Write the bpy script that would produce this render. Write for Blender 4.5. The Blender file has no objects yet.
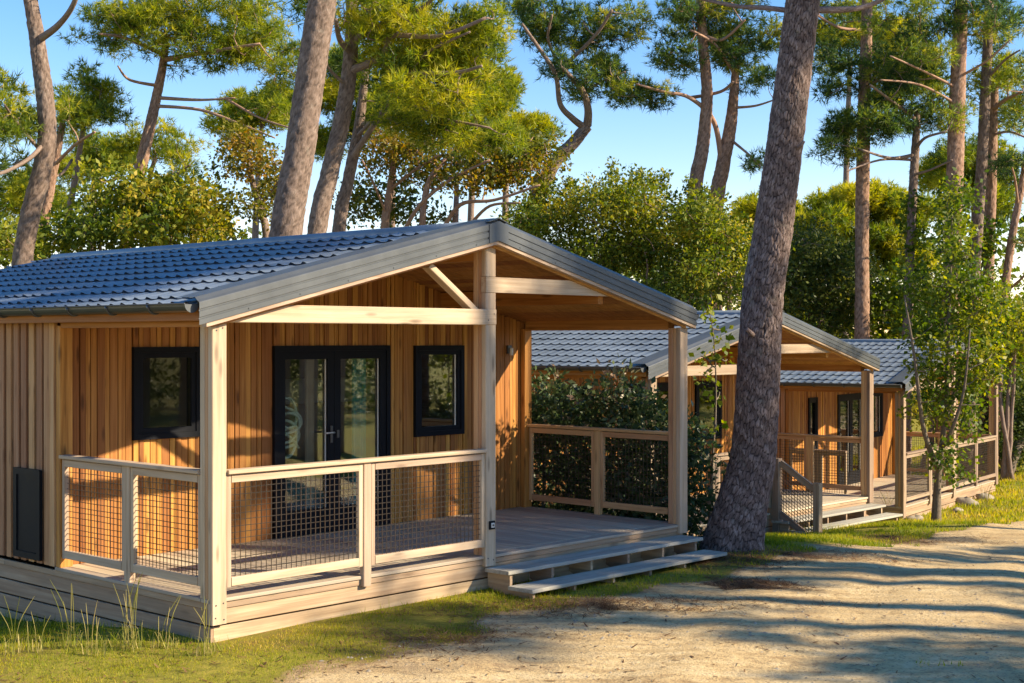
import bpy, math, random
import numpy as np
from mathutils import Vector, Matrix

SC = bpy.context.scene
COL = SC.collection
R = math.radians
F, CX, HY, CAMH = 1416.0, 512.0, 338.0, 2.41
random.seed(7)
RNG = np.random.default_rng(11)

# ------------------------------------------------------------------ helpers
def W(px, py, z):
    """a point of the place at distance z seen at that spot of the photograph"""
    return Vector(((px - CX) / F * z, z, CAMH - (py - HY) / F * z))

P0 = (-2.389, 11.2)
RX, RY = 0.6813, 0.7320          # along the front of the first cabin

def st(x, y):
    dx, dy = x - P0[0], y - P0[1]
    return dx * RX + dy * RY, -dx * RY + dy * RX

def ss(a, b, v):
    t = np.clip((np.asarray(v, float) - a) / (b - a), 0, 1)
    return t * t * (3 - 2 * t)

def gz(x, y):
    s, t = st(np.asarray(x, float), np.asarray(y, float))
    g = -0.45 * ss(6.8, 12.5, s) - 0.40 * ss(13, 19, s) - 0.25 * ss(0.3, 3.5, t)
    d = road_d(x, y) + .25 * np.sin(.5 * y + .3 * x)
    for q in (1.7, 3.3, 4.6):
        g = g - 0.013 * np.exp(-((d - q) / .22) ** 2) + 0.007 * np.exp(-((d - q - .42) / .2) ** 2)
    g = g + 0.010 * np.sin(5.3 * x + 2.7 * y) * np.sin(6.1 * y - 3.3 * x) * ss(0, .5, d)
    g = g + 0.012 * np.sin(x * 1.7 + 0.6 * y) * np.cos(y * 1.3 - 0.4 * x) + 0.008 * np.sin(3.9 * x - 2.1 * y)
    return g

def gzf(x, y):
    return float(gz(x, y))

def tag(o, label=None, cat=None, group=None, kind=None):
    if label: o['label'] = label
    if cat: o['category'] = cat
    if group: o['group'] = group
    if kind: o['kind'] = kind
    return o

def empty(name, loc=(0, 0, 0), rz=0.0):
    o = bpy.data.objects.new(name, None)
    o.empty_display_size = 0.3
    COL.objects.link(o)
    o.location = loc
    o.rotation_euler = (0, 0, rz)
    return o

class MB:
    def __init__(self):
        self.v, self.f, self.g, self.r, self.sm = [], [], [], [], []

    def _add(self, vs, fs, gs, rnd, smooth=False):
        b = len(self.v)
        self.v += [tuple(p) for p in vs]
        self.g += [tuple(p) for p in gs]
        self.r += [rnd] * len(vs)
        self.f += [tuple(i + b for i in f) for f in fs]
        self.sm += [smooth] * len(fs)

    def beam(self, p, q, w, h, up=(0, 0, 1), rnd=None, ch=0.0):
        """bar from p to q, w wide and h high; ch chamfers its long edges"""
        p, q = Vector(p), Vector(q)
        d = (q - p); L = d.length; d.normalize()
        up = Vector(up)
        s = d.cross(up)
        if s.length < 1e-4: s = d.cross(Vector((1, 0, 0)))
        s.normalize(); u = s.cross(d).normalized()
        if ch > 0:
            prof = [(-w/2+ch, -h/2), (w/2-ch, -h/2), (w/2, -h/2+ch), (w/2, h/2-ch), (w/2-ch, h/2), (-w/2+ch, h/2), (-w/2, h/2-ch), (-w/2, -h/2+ch)]
        else:
            prof = [(-w/2, -h/2), (w/2, -h/2), (w/2, h/2), (-w/2, h/2)]
        n = len(prof)
        o = random.random() * 40; o2 = random.random() * 40
        vs, gs = [], []
        for e, a in ((p, 0.0), (q, L)):
            for x, y in prof:
                vs.append(e + s * x + u * y); gs.append((a + o, x + o2, y + o2))
        fs = [tuple(range(n - 1, -1, -1))[::-1], tuple(range(n, 2 * n))[::-1]]
        fs = [tuple(range(n)), tuple(range(2 * n - 1, n - 1, -1))]
        for i in range(n):
            j = (i + 1) % n
            fs.append((i, i + n, j + n, j))
        self._add(vs, fs, gs, random.random() if rnd is None else rnd)

    def box(self, x0, x1, y0, y1, z0, z1, rnd=None, ch=0.0):
        dx, dy, dz = x1 - x0, y1 - y0, z1 - z0
        cx, cy, cz = (x0 + x1) / 2, (y0 + y1) / 2, (z0 + z1) / 2
        if dz >= dx and dz >= dy:
            self.beam((cx, cy, z0), (cx, cy, z1), dx, dy, (0, 1, 0), rnd, ch)
        elif dx >= dy:
            self.beam((x0, cy, cz), (x1, cy, cz), dy, dz, (0, 0, 1), rnd, ch)
        else:
            self.beam((cx, y0, cz), (cx, y1, cz), dx, dz, (0, 0, 1), rnd, ch)

    def prism(self, poly, y0, y1, rnd=None):
        """polygon in x,z (counter-clockwise seen from -y) pushed from y0 to y1"""
        n = len(poly); o = random.random() * 40
        xs = [p[0] for p in poly]; zs = [p[1] for p in poly]
        hor = (max(xs) - min(xs)) >= (max(zs) - min(zs))
        vs, gs = [], []
        for y in (y0, y1):
            for x, z in poly:
                vs.append((x, y, z)); gs.append((x + o, y + o, z + o) if hor else (z + o, x + o, y + o))
        fs = [tuple(range(n)), tuple(range(2 * n - 1, n - 1, -1))]
        for i in range(n):
            j = (i + 1) % n
            fs.append((i, i + n, j + n, j))
        self._add(vs, fs, gs, random.random() if rnd is None else rnd)

    def tube(self, pts, rad, n=8, jitter=0.0, caps=True, smooth=True, rnd=None, ribs=0.0):
        pts = [Vector(p) for p in pts]
        if not hasattr(rad, '__len__'): rad = [rad] * len(pts)
        vs, gs, fs = [], [], []
        L = random.random() * 30; o = random.random() * 10
        ref = Vector((0.31, 0.93, 0.2)).normalized()
        ph = [random.random() * 6.28 for _ in range(3)]
        for i, p in enumerate(pts):
            if i > 0: L += (p - pts[i - 1]).length
            d = (pts[min(i + 1, len(pts) - 1)] - pts[max(i - 1, 0)])
            d = d.normalized() if d.length > 1e-6 else Vector((0, 0, 1))
            a = d.cross(ref)
            if a.length < 1e-3: a = d.cross(Vector((1, 0, 0)))
            a.normalize(); b = d.cross(a)
            for k in range(n):
                t = 2 * math.pi * k / n
                r = rad[i] * (1 + jitter * (0.5 * math.sin(2 * t + ph[0] + L * 1.3) + 0.5 * math.sin(3 * t + ph[1] - L * 2.1)) + (random.uniform(-1, 1) * ribs))
                vs.append(p + (a * math.cos(t) + b * math.sin(t)) * r)
                gs.append((L, math.cos(t) * rad[i] + o, math.sin(t) * rad[i] + o))
        m = len(pts)
        for i in range(m - 1):
            for k in range(n):
                k2 = (k + 1) % n
                fs.append((i * n + k, i * n + k2, (i + 1) * n + k2, (i + 1) * n + k))
        if caps:
            fs.append(tuple(range(n - 1, -1, -1))); fs.append(tuple(range((m - 1) * n, m * n)))
        self._add(vs, fs, gs, random.random() if rnd is None else rnd, smooth)

    def quad(self, a, b, c, d, rnd=None, smooth=False):
        o = random.random() * 20
        self._add([a, b, c, d], [(0, 1, 2, 3)], [(p[0] + o, p[1] + o, p[2] + o) for p in (a, b, c, d)], random.random() if rnd is None else rnd, smooth)

    def build(self, name, mat, parent=None):
        me = bpy.data.meshes.new(name)
        me.from_pydata(self.v, [], self.f)
        a = me.attributes.new('grain', 'FLOAT_VECTOR', 'POINT')
        a.data.foreach_set('vector', np.array(self.g, dtype=np.float32).ravel())
        a = me.attributes.new('rnd', 'FLOAT', 'POINT')
        a.data.foreach_set('value', np.array(self.r, dtype=np.float32))
        if 'bark' in mat.name:
            for nm in ('plate', 'cell'):
                a = me.attributes.new(nm, 'FLOAT', 'POINT'); a.data.foreach_set('value', np.full(len(self.v), 1.0 if nm == 'plate' else .5, dtype=np.float32))
        me.polygons.foreach_set('use_smooth', self.sm)
        me.materials.append(mat)
        me.update()
        o = bpy.data.objects.new(name, me)
        COL.objects.link(o)
        if parent: o.parent = parent
        return o

def mesh_np(name, V, k, mat, parent=None, attrs=None, faces=None, smooth=False):
    """mesh from an array; every k points in a row are one face unless faces are given"""
    V = np.ascontiguousarray(V, dtype=np.float32)
    me = bpy.data.meshes.new(name)
    nv = len(V)
    if faces is None:
        faces = np.arange(nv, dtype=np.int32).reshape(-1, k)
    nf = len(faces)
    me.vertices.add(nv); me.vertices.foreach_set('co', V.ravel())
    me.loops.add(nf * k); me.loops.foreach_set('vertex_index', np.ascontiguousarray(faces, dtype=np.int32).ravel())
    me.polygons.add(nf)
    me.polygons.foreach_set('loop_start', np.arange(0, nf * k, k, dtype=np.int32))
    if smooth: me.polygons.foreach_set('use_smooth', np.ones(nf, dtype=bool))
    for nm, arr in (attrs or {}).items():
        if arr.ndim == 1:
            a = me.attributes.new(nm, 'FLOAT', 'POINT'); a.data.foreach_set('value', arr.astype(np.float32))
        else:
            a = me.attributes.new(nm, 'FLOAT_VECTOR', 'POINT'); a.data.foreach_set('vector', arr.astype(np.float32).ravel())
    me.materials.append(mat)
    me.update(calc_edges=True)
    o = bpy.data.objects.new(name, me)
    COL.objects.link(o)
    if parent: o.parent = parent
    return o

# ------------------------------------------------------------------ materials
class NT:
    def __init__(self, name):
        self.m = bpy.data.materials.new(name); self.m.use_nodes = True
        self.t = self.m.node_tree; self.n = self.t.nodes
        self.b = self.n['Principled BSDF']; self.out = self.n['Material Output']
    def add(self, typ, **kw):
        nd = self.n.new(typ)
        for k, v in kw.items(): setattr(nd, k, v)
        return nd
    def link(self, a, b): self.t.links.new(a, b)
    def val(self, sock, v):
        if hasattr(v, 'is_linked'): self.link(v, sock)
        else: sock.default_value = v
    def attr(self, name, out='Fac'):
        nd = self.add('ShaderNodeAttribute'); nd.attribute_name = name
        return nd.outputs[out]
    def mapping(self, vec, scale):
        nd = self.add('ShaderNodeMapping'); self.link(vec, nd.inputs['Vector']); nd.inputs['Scale'].default_value = scale
        return nd.outputs[0]
    def noise(self, vec, scale, detail=4, rough=0.55, dist=0.0):
        nd = self.add('ShaderNodeTexNoise'); self.link(vec, nd.inputs['Vector'])
        nd.inputs['Scale'].default_value = scale; nd.inputs['Detail'].default_value = detail
        nd.inputs['Roughness'].default_value = rough; nd.inputs['Distortion'].default_value = dist
        return nd.outputs[0]
    def voro(self, vec, scale, feature='F1', out='Distance', rnd=1.0):
        nd = self.add('ShaderNodeTexVoronoi'); nd.feature = feature; self.link(vec, nd.inputs['Vector'])
        nd.inputs['Scale'].default_value = scale; nd.inputs['Randomness'].default_value = rnd
        return nd.outputs[out]
    def ramp(self, fac, stops):
        nd = self.add('ShaderNodeValToRGB'); self.link(fac, nd.inputs[0])
        els = nd.color_ramp.elements
        while len(els) < len(stops): els.new(0.5)
        for e, (p, c) in zip(els, stops):
            e.position = p; e.color = c if len(c) == 4 else (*c, 1)
        return nd.outputs[0]
    def math(self, op, a, b=0.0, clamp=False):
        nd = self.add('ShaderNodeMath', operation=op); nd.use_clamp = clamp
        self.val(nd.inputs[0], a); self.val(nd.inputs[1], b)
        return nd.outputs[0]
    def mix(self, fac, a, b, mode='MIX'):
        nd = self.add('ShaderNodeMix'); nd.data_type = 'RGBA'; nd.blend_type = mode
        self.val(nd.inputs['Factor'], fac)
        for s, v in ((nd.inputs[6], a), (nd.inputs[7], b)):
            if hasattr(v, 'is_linked'): self.link(v, s)
            else: s.default_value = (*v, 1) if len(v) == 3 else v
        return nd.outputs[2]
    def bump(self, h, strength, dist=0.01):
        nd = self.add('ShaderNodeBump'); self.link(h, nd.inputs['Height'])
        nd.inputs['Strength'].default_value = strength; nd.inputs['Distance'].default_value = dist
        self.link(nd.outputs[0], self.b.inputs['Normal'])
        return nd.outputs[0]
    def color(self, c):
        self.val(self.b.inputs['Base Color'], (*c, 1) if isinstance(c, tuple) and len(c) == 3 else c)
    def set(self, **kw):
        for k, v in kw.items(): self.val(self.b.inputs[k.replace('_', ' ')], v)

def wood(name, dark, mid, light, rough=0.65, knots=0.5, var=0.35, stain=0.0, stain_col=(.2, .18, .16)):
    t = NT(name)
    g = t.attr('grain', 'Vector'); rnd = t.attr('rnd', 'Fac')
    fine = t.noise(t.mapping(g, (1.1, 42, 42)), 1.0, 5, 0.65, 0.4)
    wide = t.noise(t.mapping(g, (0.55, 11, 11)), 1.0, 3, 0.5, 1.2)
    f = t.math('ADD', t.math('MULTIPLY', fine, 0.55), t.math('MULTIPLY', wide, 0.45))
    c = t.ramp(f, [(0.30, dark), (0.5, mid), (0.70, light)])
    kv = t.voro(t.mapping(g, (2.1, 9, 9)), 1.0)
    kf = t.ramp(kv, [(0.06, (1, 1, 1)), (0.12, (.75, .75, .75)), (0.22, (0, 0, 0))])
    c = t.mix(t.math('MULTIPLY', kf, knots), c, tuple(x * 0.42 for x in dark))
    # each board its own tone
    k = t.math('ADD', t.math('MULTIPLY', rnd, 2 * var), 1 - var)
    hv = t.add('ShaderNodeHueSaturation'); t.link(c, hv.inputs['Color']); t.link(k, hv.inputs['Value'])
    t.link(t.math('ADD', t.math('MULTIPLY', rnd, 0.022), 0.489), hv.inputs['Hue'])
    c = hv.outputs[0]
    if stain > 0:
        sn = t.noise(t.mapping(g, (0.9, 3, 3)), 1.0, 5, 0.65)
        c = t.mix(t.math('MULTIPLY', t.ramp(sn, [(0.42, (0, 0, 0)), (0.68, (1, 1, 1))]), stain), c, stain_col)
    t.color(c); t.set(Roughness=rough, Specular_IOR_Level=0.25)
    t.bump(fine, 0.35, 0.004)
    return t.m

def plain(name, col, rough=0.5, metal=0.0, spec=0.5, var=0.12, scale=6.0, coat=0.0):
    t = NT(name)
    tc = t.add('ShaderNodeTexCoord').outputs['Object']
    n = t.noise(tc, scale, 5, 0.6)
    c = t.mix(t.ramp(n, [(0.3, (0, 0, 0)), (0.7, (1, 1, 1))]), tuple(x * (1 - var) for x in col), tuple(min(1, x * (1 + var)) for x in col))
    t.color(c)
    t.set(Metallic=metal, Specular_IOR_Level=spec, Coat_Weight=coat)
    t.val(t.b.inputs['Roughness'], t.math('ADD', t.math('MULTIPLY', n, 0.2), rough - 0.1))
    return t.m

def foliage(name, cols, trans=0.4, rough=0.55):
    t = NT(name)
    c = t.ramp(t.attr('tint'), cols)
    t.color(c); t.set(Roughness=rough, Specular_IOR_Level=0.3)
    tr = t.add('ShaderNodeBsdfTranslucent')
    hv = t.add('ShaderNodeHueSaturation'); t.link(c, hv.inputs['Color']); hv.inputs['Saturation'].default_value = 1.1; hv.inputs['Value'].default_value = 1.35
    t.link(hv.outputs[0], tr.inputs['Color'])
    mx = t.add('ShaderNodeMixShader'); mx.inputs[0].default_value = trans
    t.link(t.b.outputs[0], mx.inputs[1]); t.link(tr.outputs[0], mx.inputs[2]); t.link(mx.outputs[0], t.out.inputs[0])
    return t.m

def bark(name, dark, mid, light, scale=1.0, bump=0.9, lichen=0.25, crack=1.0):
    """plates (attribute 'plate' 0 in the cracks, 'cell' one tone per plate) are modelled on the trunks"""
    t = NT(name)
    g = t.attr('grain', 'Vector')
    fine = t.noise(t.mapping(g, (16 * scale, 48 * scale, 48 * scale)), 1.0, 5, 0.7, 0.5)
    flake = t.noise(t.mapping(g, (7 * scale, 26 * scale, 26 * scale)), 1.0, 3, 0.6, 1.0)
    tone = t.math('ADD', t.math('MULTIPLY', fine, 0.48), t.math('ADD', t.math('MULTIPLY', t.attr('cell'), 0.12), t.math('MULTIPLY', flake, 0.40)))
    c = t.ramp(tone, [(0.30, dark), (0.5, mid), (0.70, light)])
    c = t.mix(t.math('MULTIPLY', t.math('SUBTRACT', 1.0, t.attr('plate'), True), crack), c, tuple(x * 0.30 for x in dark))
    if lichen:
        ln = t.noise(g, 4.2, 6, 0.75)
        c = t.mix(t.math('MULTIPLY', t.ramp(ln, [(0.57, (0, 0, 0)), (0.66, (1, 1, 1))]), lichen), c, (0.34, 0.34, 0.29))
    t.color(c); t.set(Roughness=0.9, Specular_IOR_Level=0.15)
    t.bump(t.math('ADD', t.math('MULTIPLY', fine, 0.5), t.math('MULTIPLY', flake, 0.4)), bump, 0.02)
    return t.m

M = {}
M['larch'] = wood('larch_cladding', (.20, .072, .014), (.39, .168, .040), (.54, .265, .075), 0.55, 0.75, 0.36)
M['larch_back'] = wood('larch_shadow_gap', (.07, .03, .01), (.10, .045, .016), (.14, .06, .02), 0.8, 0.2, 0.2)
M['side'] = wood('weathered_side_boards', (.27, .125, .055), (.46, .245, .12), (.58, .355, .20), 0.75, 0.5, 0.28, 0.3, (.20, .11, .055))
M['post'] = wood('pale_planed_timber', (.31, .205, .13), (.47, .345, .24), (.57, .45, .335), 0.65, 0.8, 0.14, 0.5, (.31, .245, .185))
M['bounce_warm'] = wood('bounce_tinted_timber', (.34, .185, .085), (.50, .30, .155), (.62, .41, .24), 0.6, 0.5, 0.12)  # planed timber with warm reflected light mixed into its orange colour
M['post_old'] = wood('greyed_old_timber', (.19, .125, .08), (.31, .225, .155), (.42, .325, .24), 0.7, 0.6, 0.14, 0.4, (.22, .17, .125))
M['skirt'] = wood('weathered_skirting', (.25, .16, .095), (.41, .285, .18), (.54, .41, .28), 0.75, 0.55, 0.22, 0.65, (.23, .17, .12))
M['deck'] = wood('weathered_deck_boards', (.31, .25, .18), (.47, .39, .29), (.58, .49, .37), 0.75, 0.35, 0.18, 0.5, (.38, .335, .27))
M['tread'] = wood('grey_green_treads', (.27, .255, .215), (.40, .38, .32), (.50, .48, .41), 0.7, 0.4, 0.12, 0.5, (.27, .26, .22))
M['ceil'] = wood('porch_ceiling_boards', (.22, .088, .024), (.37, .165, .048), (.49, .24, .08), 0.6, 0.4, 0.22)
M['roof'] = plain('slate_blue_metal_tiles', (.155, .19, .235), 0.36, 0.0, 0.5, 0.3, 1.3)
M['flash'] = plain('zinc_grey_flashing', (.085, .095, .105), 0.42, 0.2, 0.5, 0.15, 3.0)
M['gutter'] = plain('dark_grey_gutter', (.055, .06, .068), 0.35, 0.2, 0.6, 0.1, 4.0)
M['frame'] = plain('anthracite_frame', (.007, .0082, .012), 0.55, 0.0, 0.14, 0.15, 4.0)
M['white'] = plain('white_plastic', (.70, .68, .62), 0.45, 0.0, 0.5, 0.05, 4.0)
M['net'] = plain('galvanised_net_wire', (.05, .04, .033), 0.32, 0.4, 0.8, 0.2, 20.0)
M['inside'] = plain('interior_panelling', (.26, .21, .15), 0.6, 0, 0.3, 0.1, 2.0)
M['teal'] = plain('teal_fabric', (.03, .40, .46), 0.8, 0, 0.2, 0.15, 8.0)
M['linen'] = plain('linen_fabric', (.72, .63, .50), 0.8, 0, 0.2, 0.1, 8.0)
M['hose'] = plain('pale_green_hose', (.58, .68, .56), 0.45, 0, 0.4, 0.1, 8.0)
M['steel'] = plain('brushed_steel', (.6, .6, .58), 0.3, 0.9, 0.5, 0.05, 8.0)
M['stone'] = plain('pale_limestone', (.30, .26, .20), 0.9, 0, 0.2, 0.4, 9.0)
M['litter'] = foliage('fallen_pine_needles', [(0.0, (.07, .035, .018)), (0.5, (.16, .075, .03)), (1.0, (.28, .17, .075))], 0.1, 0.8)

def glass():
    t = NT('window_glass')
    tr = t.add('ShaderNodeBsdfTransparent'); tr.inputs[0].default_value = (.84, .87, .85, 1)
    gl = t.add('ShaderNodeBsdfGlossy'); gl.inputs['Roughness'].default_value = 0.015; gl.inputs['Color'].default_value = (1, 1, 1, 1)
    fr = t.add('ShaderNodeFresnel'); fr.inputs[0].default_value = 1.6
    mx = t.add('ShaderNodeMixShader')
    t.link(t.math('ADD', t.math('MULTIPLY', fr.outputs[0], 0.42), 0.01, True), mx.inputs[0])
    t.link(tr.outputs[0], mx.inputs[1]); t.link(gl.outputs[0], mx.inputs[2]); t.link(mx.outputs[0], t.out.inputs[0])
    t.n.remove(t.b)
    return t.m
M['glass'] = glass()

M['bark_grey'] = bark('grey_pine_bark', (.125, .088, .07), (.235, .172, .14), (.37, .29, .245), 1.0, 0.9, 0.2, .7)
M['bark_big'] = bark('rugged_dark_pine_bark', (.075, .050, .045), (.205, .150, .135), (.43, .35, .325), 1.35, 1.0, 0.22, 1.0)
M['bark_red'] = bark('reddish_pine_bark', (.20, .11, .07), (.36, .225, .16), (.52, .37, .29), 1.0, 0.8, 0.1, .7)
M['bark_pale'] = bark('pale_smooth_bark', (.09, .07, .055), (.16, .13, .10), (.26, .22, .175), 1.6, 0.5, 0.3)
M['needle'] = foliage('pine_needles', [(0.0, (.032, .066, .016)), (0.35, (.14, .20, .022)), (0.7, (.33, .35, .028)), (1.0, (.50, .45, .04))], 0.5, 0.5)
M['needle_blue'] = foliage('dark_pine_needles', [(0.0, (.024, .058, .022)), (0.45, (.10, .165, .032)), (0.8, (.25, .29, .035)), (1.0, (.40, .37, .045))], 0.5, 0.5)
M['needle_brown'] = foliage('dying_pine_needles', [(0.0, (.12, .05, .02)), (0.5, (.22, .10, .04)), (1.0, (.30, .16, .06))], 0.3, 0.7)
M['autumn'] = foliage('autumn_oak_leaves', [(0.0, (.040, .060, .010)), (0.4, (.115, .135, .016)), (0.75, (.23, .195, .02)), (1.0, (.38, .21, .025))], 0.42)
M['olive'] = foliage('yellow_green_shrub_leaves', [(0.0, (.030, .062, .010)), (0.4, (.105, .155, .017)), (0.75, (.26, .275, .024)), (1.0, (.45, .35, .045))], 0.42)
M['dark_leaf'] = foliage('dark_evergreen_leaves', [(0.0, (.020, .040, .012)), (0.5, (.065, .098, .020)), (0.85, (.15, .17, .025)), (1.0, (.25, .24, .035))], 0.38)
M['laurel'] = foliage('laurel_leaves', [(0.0, (.018, .038, .013)), (0.5, (.058, .095, .032)), (0.85, (.13, .16, .065)), (1.0, (.30, .20, .13))], 0.3, 0.4)
M['young'] = foliage('young_tree_leaves', [(0.0, (.030, .065, .010)), (0.45, (.11, .165, .016)), (0.8, (.25, .27, .022)), (1.0, (.40, .36, .035))], 0.48, 0.45)
M['grass'] = foliage('grass_blades', [(0.0, (.09, .14, .012)), (0.4, (.25, .29, .018)), (0.75, (.45, .38, .03)), (1.0, (.58, .42, .12))], 0.5, 0.6)
M['straw'] = foliage('dry_grass_stems', [(0.0, (.14, .17, .02)), (0.45, (.30, .28, .06)), (1.0, (.52, .42, .18))], 0.3, 0.6)

# ------------------------------------------------------------------ ground
EDGE = [(-6.5, 3.0), (-2.0, 9.6), (-0.85, 11.15), (0.30, 12.65), (2.0, 14.2), (4.3, 17.9), (6.9, 21.8), (9.6, 26.2), (16, 37), (40, 75)]
def road_d(x, y):
    """metres inside the road from its edge on the cabins' side"""
    x = np.asarray(x, float); y = np.asarray(y, float)
    best = np.full(x.shape, 1e9); sg = np.zeros(x.shape)
    for (ax, ay), (bx, by) in zip(EDGE[:-1], EDGE[1:]):
        dx, dy = bx - ax, by - ay; L2 = dx * dx + dy * dy
        t = np.clip(((x - ax) * dx + (y - ay) * dy) / L2, 0, 1)
        ex, ey = x - ax - t * dx, y - ay - t * dy
        d = np.sqrt(ex * ex + ey * ey)
        cr = (dx * (y - ay) - dy * (x - ax))
        m = d < best
        best = np.where(m, d, best); sg = np.where(m, -np.sign(cr), sg)
    return best * sg

def wob(x, y):
    return 0.22 * np.sin(1.1 * x + 1.9 * y) * np.sin(2.3 * x - 0.7 * y + 1) + 0.12 * np.sin(4.7 * x + 3.1 * y + 2) + 0.08 * np.sin(9 * x - 7 * y)

def sand_mask(x, y):
    d = road_d(x, y) + wob(x, y)
    far = 1 - ss(7.0, 8.5, d)
    return ss(-0.35, 0.35, d) * far

def ground_material():
    t = NT('sandy_ground')
    geo = t.add('ShaderNodeNewGeometry'); pos = geo.outputs['Position']
    sand = t.attr('sand')
    n1 = t.noise(pos, 0.9, 6, 0.65); n2 = t.noise(pos, 7, 6, 0.7); n3 = t.noise(pos, 45, 4, 0.7); n4 = t.noise(pos, 0.35, 4, 0.6)
    rot = t.add('ShaderNodeMapping'); t.link(pos, rot.inputs['Vector']); rot.inputs['Rotation'].default_value = (0, 0, -0.96); rot.inputs['Scale'].default_value = (.35, 2.6, 1)
    trk = t.noise(rot.outputs[0], 1.3, 6, 0.65, 0.6)
    c_s = t.ramp(t.math('ADD', t.math('MULTIPLY', n2, 0.5), t.math('MULTIPLY', trk, 0.5)), [(0.36, (.33, .22, .11)), (0.5, (.56, .415, .215)), (0.64, (.70, .555, .325))])
    grit = t.voro(pos, 60, 'F1', 'Color'); sp = t.add('ShaderNodeSeparateColor'); t.link(grit, sp.inputs[0])
    c_s = t.mix(t.math('MULTIPLY', t.ramp(sp.outputs[0], [(0.80, (0, 0, 0)), (0.93, (1, 1, 1))]), 0.55), c_s, (.19, .135, .085))
    # worn gravel patches in grey
    c_s = t.mix(t.math('MULTIPLY', t.ramp(n1, [(0.54, (0, 0, 0)), (0.70, (1, 1, 1))]), 0.25), c_s, t.ramp(n3, [(0.3, (.22, .19, .15)), (0.7, (.38, .35, .31))]))
    # needle litter
    lit = t.ramp(t.math('ADD', t.math('MULTIPLY', n4, 0.6), t.math('MULTIPLY', n2, 0.4)), [(0.52, (0, 0, 0)), (0.60, (1, 1, 1))])
    c_l = t.ramp(n3, [(0.3, (.09, .05, .025)), (0.7, (.22, .13, .065))])
    c_s = t.mix(t.math('MULTIPLY', lit, 0.40), c_s, c_l)
    c_g = t.ramp(n2, [(0.25, (.13, .10, .03)), (0.5, (.24, .22, .03)), (0.75, (.38, .29, .06))])
    c_g = t.mix(t.math('MULTIPLY', lit, 0.7), c_g, c_l)
    m = t.ramp(t.math('ADD', sand, t.math('MULTIPLY', t.math('SUBTRACT', n2, 0.5), 0.9)), [(0.40, (0, 0, 0)), (0.62, (1, 1, 1))])
    edge = t.ramp(t.math('ADD', sand, t.math('MULTIPLY', t.math('SUBTRACT', n1, 0.5), 0.8)), [(0.25, (0, 0, 0)), (0.45, (1, 1, 1)), (0.70, (1, 1, 1)), (0.95, (0, 0, 0))])
    mx = t.mix(m, c_g, c_s)
    mx = t.mix(t.math('MULTIPLY', edge, t.math('MULTIPLY', t.ramp(n2, [(.35, (0, 0, 0)), (.6, (1, 1, 1))]), 0.75)), mx, c_l)
    t.color(mx); t.set(Roughness=0.95, Specular_IOR_Level=0.1)
    t.bump(t.math('ADD', t.math('MULTIPLY', n2, 0.6), t.math('MULTIPLY', n3, 0.35)), 0.7, 0.05)
    return t.m
M['ground'] = ground_material()

def axis_coords(lo, a, b, hi, step):
    mid = list(np.arange(a, b + 1e-6, step))
    out = []; d = step; v = a
    while v > lo:
        d *= 1.28; v -= d; out.append(v)
    up = []; d = step; v = mid[-1]
    while v < hi:
        d *= 1.28; v += d; up.append(v)
    return np.array(out[::-1] + mid + up)

gx = axis_coords(-420, -8, 13, 420, 0.15)
gy = axis_coords(-140, 7.5, 31, 700, 0.15)
GX, GY = np.meshgrid(gx, gy)
GZ = gz(GX, GY)
SAND = sand_mask(GX, GY)
nx, ny = len(gx), len(gy)
idx = np.arange(nx * ny).reshape(ny, nx)
quads = np.stack([idx[:-1, :-1], idx[:-1, 1:], idx[1:, 1:], idx[1:, :-1]], -1).reshape(-1, 4)
V = np.stack([GX, GY, GZ], -1).reshape(-1, 3)
ground = mesh_np('ground', V, 4, M['ground'], None, {'sand': SAND.ravel()}, quads, True)
tag(ground, kind='structure')
cellsand = SAND.ravel()[quads].max(1) > 0.02
rq = quads[cellsand]
used = np.unique(rq)
remap = np.full(nx * ny, -1); remap[used] = np.arange(len(used))
V2 = V[used].copy(); V2[:, 2] += 0.005
road = mesh_np('road', V2, 4, M['ground'], None, {'sand': SAND.ravel()[used]}, remap[rq], True)
tag(road, kind='structure')

# ------------------------------------------------------------------ cabins
CW, RIDGE, PITCH, LEN = 6.36, 3.18, 0.244, 8.0
def zr(s): return 3.50 - PITCH * abs(s - RIDGE)
DECK = 0.335

def clad(mb, x0, x1, zlo, ztop, y0, y1, openings, wmin, wmax, gap):
    """vertical boards on a front facing wall, broken at the openings (x0, x1, z0, z1)"""
    xs = [x0]
    while xs[-1] < x1 - wmin:
        xs.append(min(x1, xs[-1] + random.uniform(wmin, wmax)))
    if xs[-1] < x1: xs[-1] = x1
    for o in openings:
        for e in (o[0], o[1]): xs.append(e)
    xs = sorted(xs)
    for a, b in zip(xs[:-1], xs[1:]):
        if b - a < 0.016: continue
        m = (a + b) / 2
        segs = [(zlo, min(ztop(a), ztop(b)))]
        for (ox0, ox1, oz0, oz1) in openings:
            if ox0 < m < ox1:
                new = []
                for (p, q) in segs:
                    if oz0 > p: new.append((p, min(q, oz0)))
                    if oz1 < q: new.append((max(p, oz1), q))
                segs = new
        j = random.choice((0, 0, 0.004, 0.010))
        for (p, q) in segs:
            if q - p > 0.02:
                mb.box(a + gap / 2, b - gap / 2, y0 - j, y1, p, q)

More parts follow.
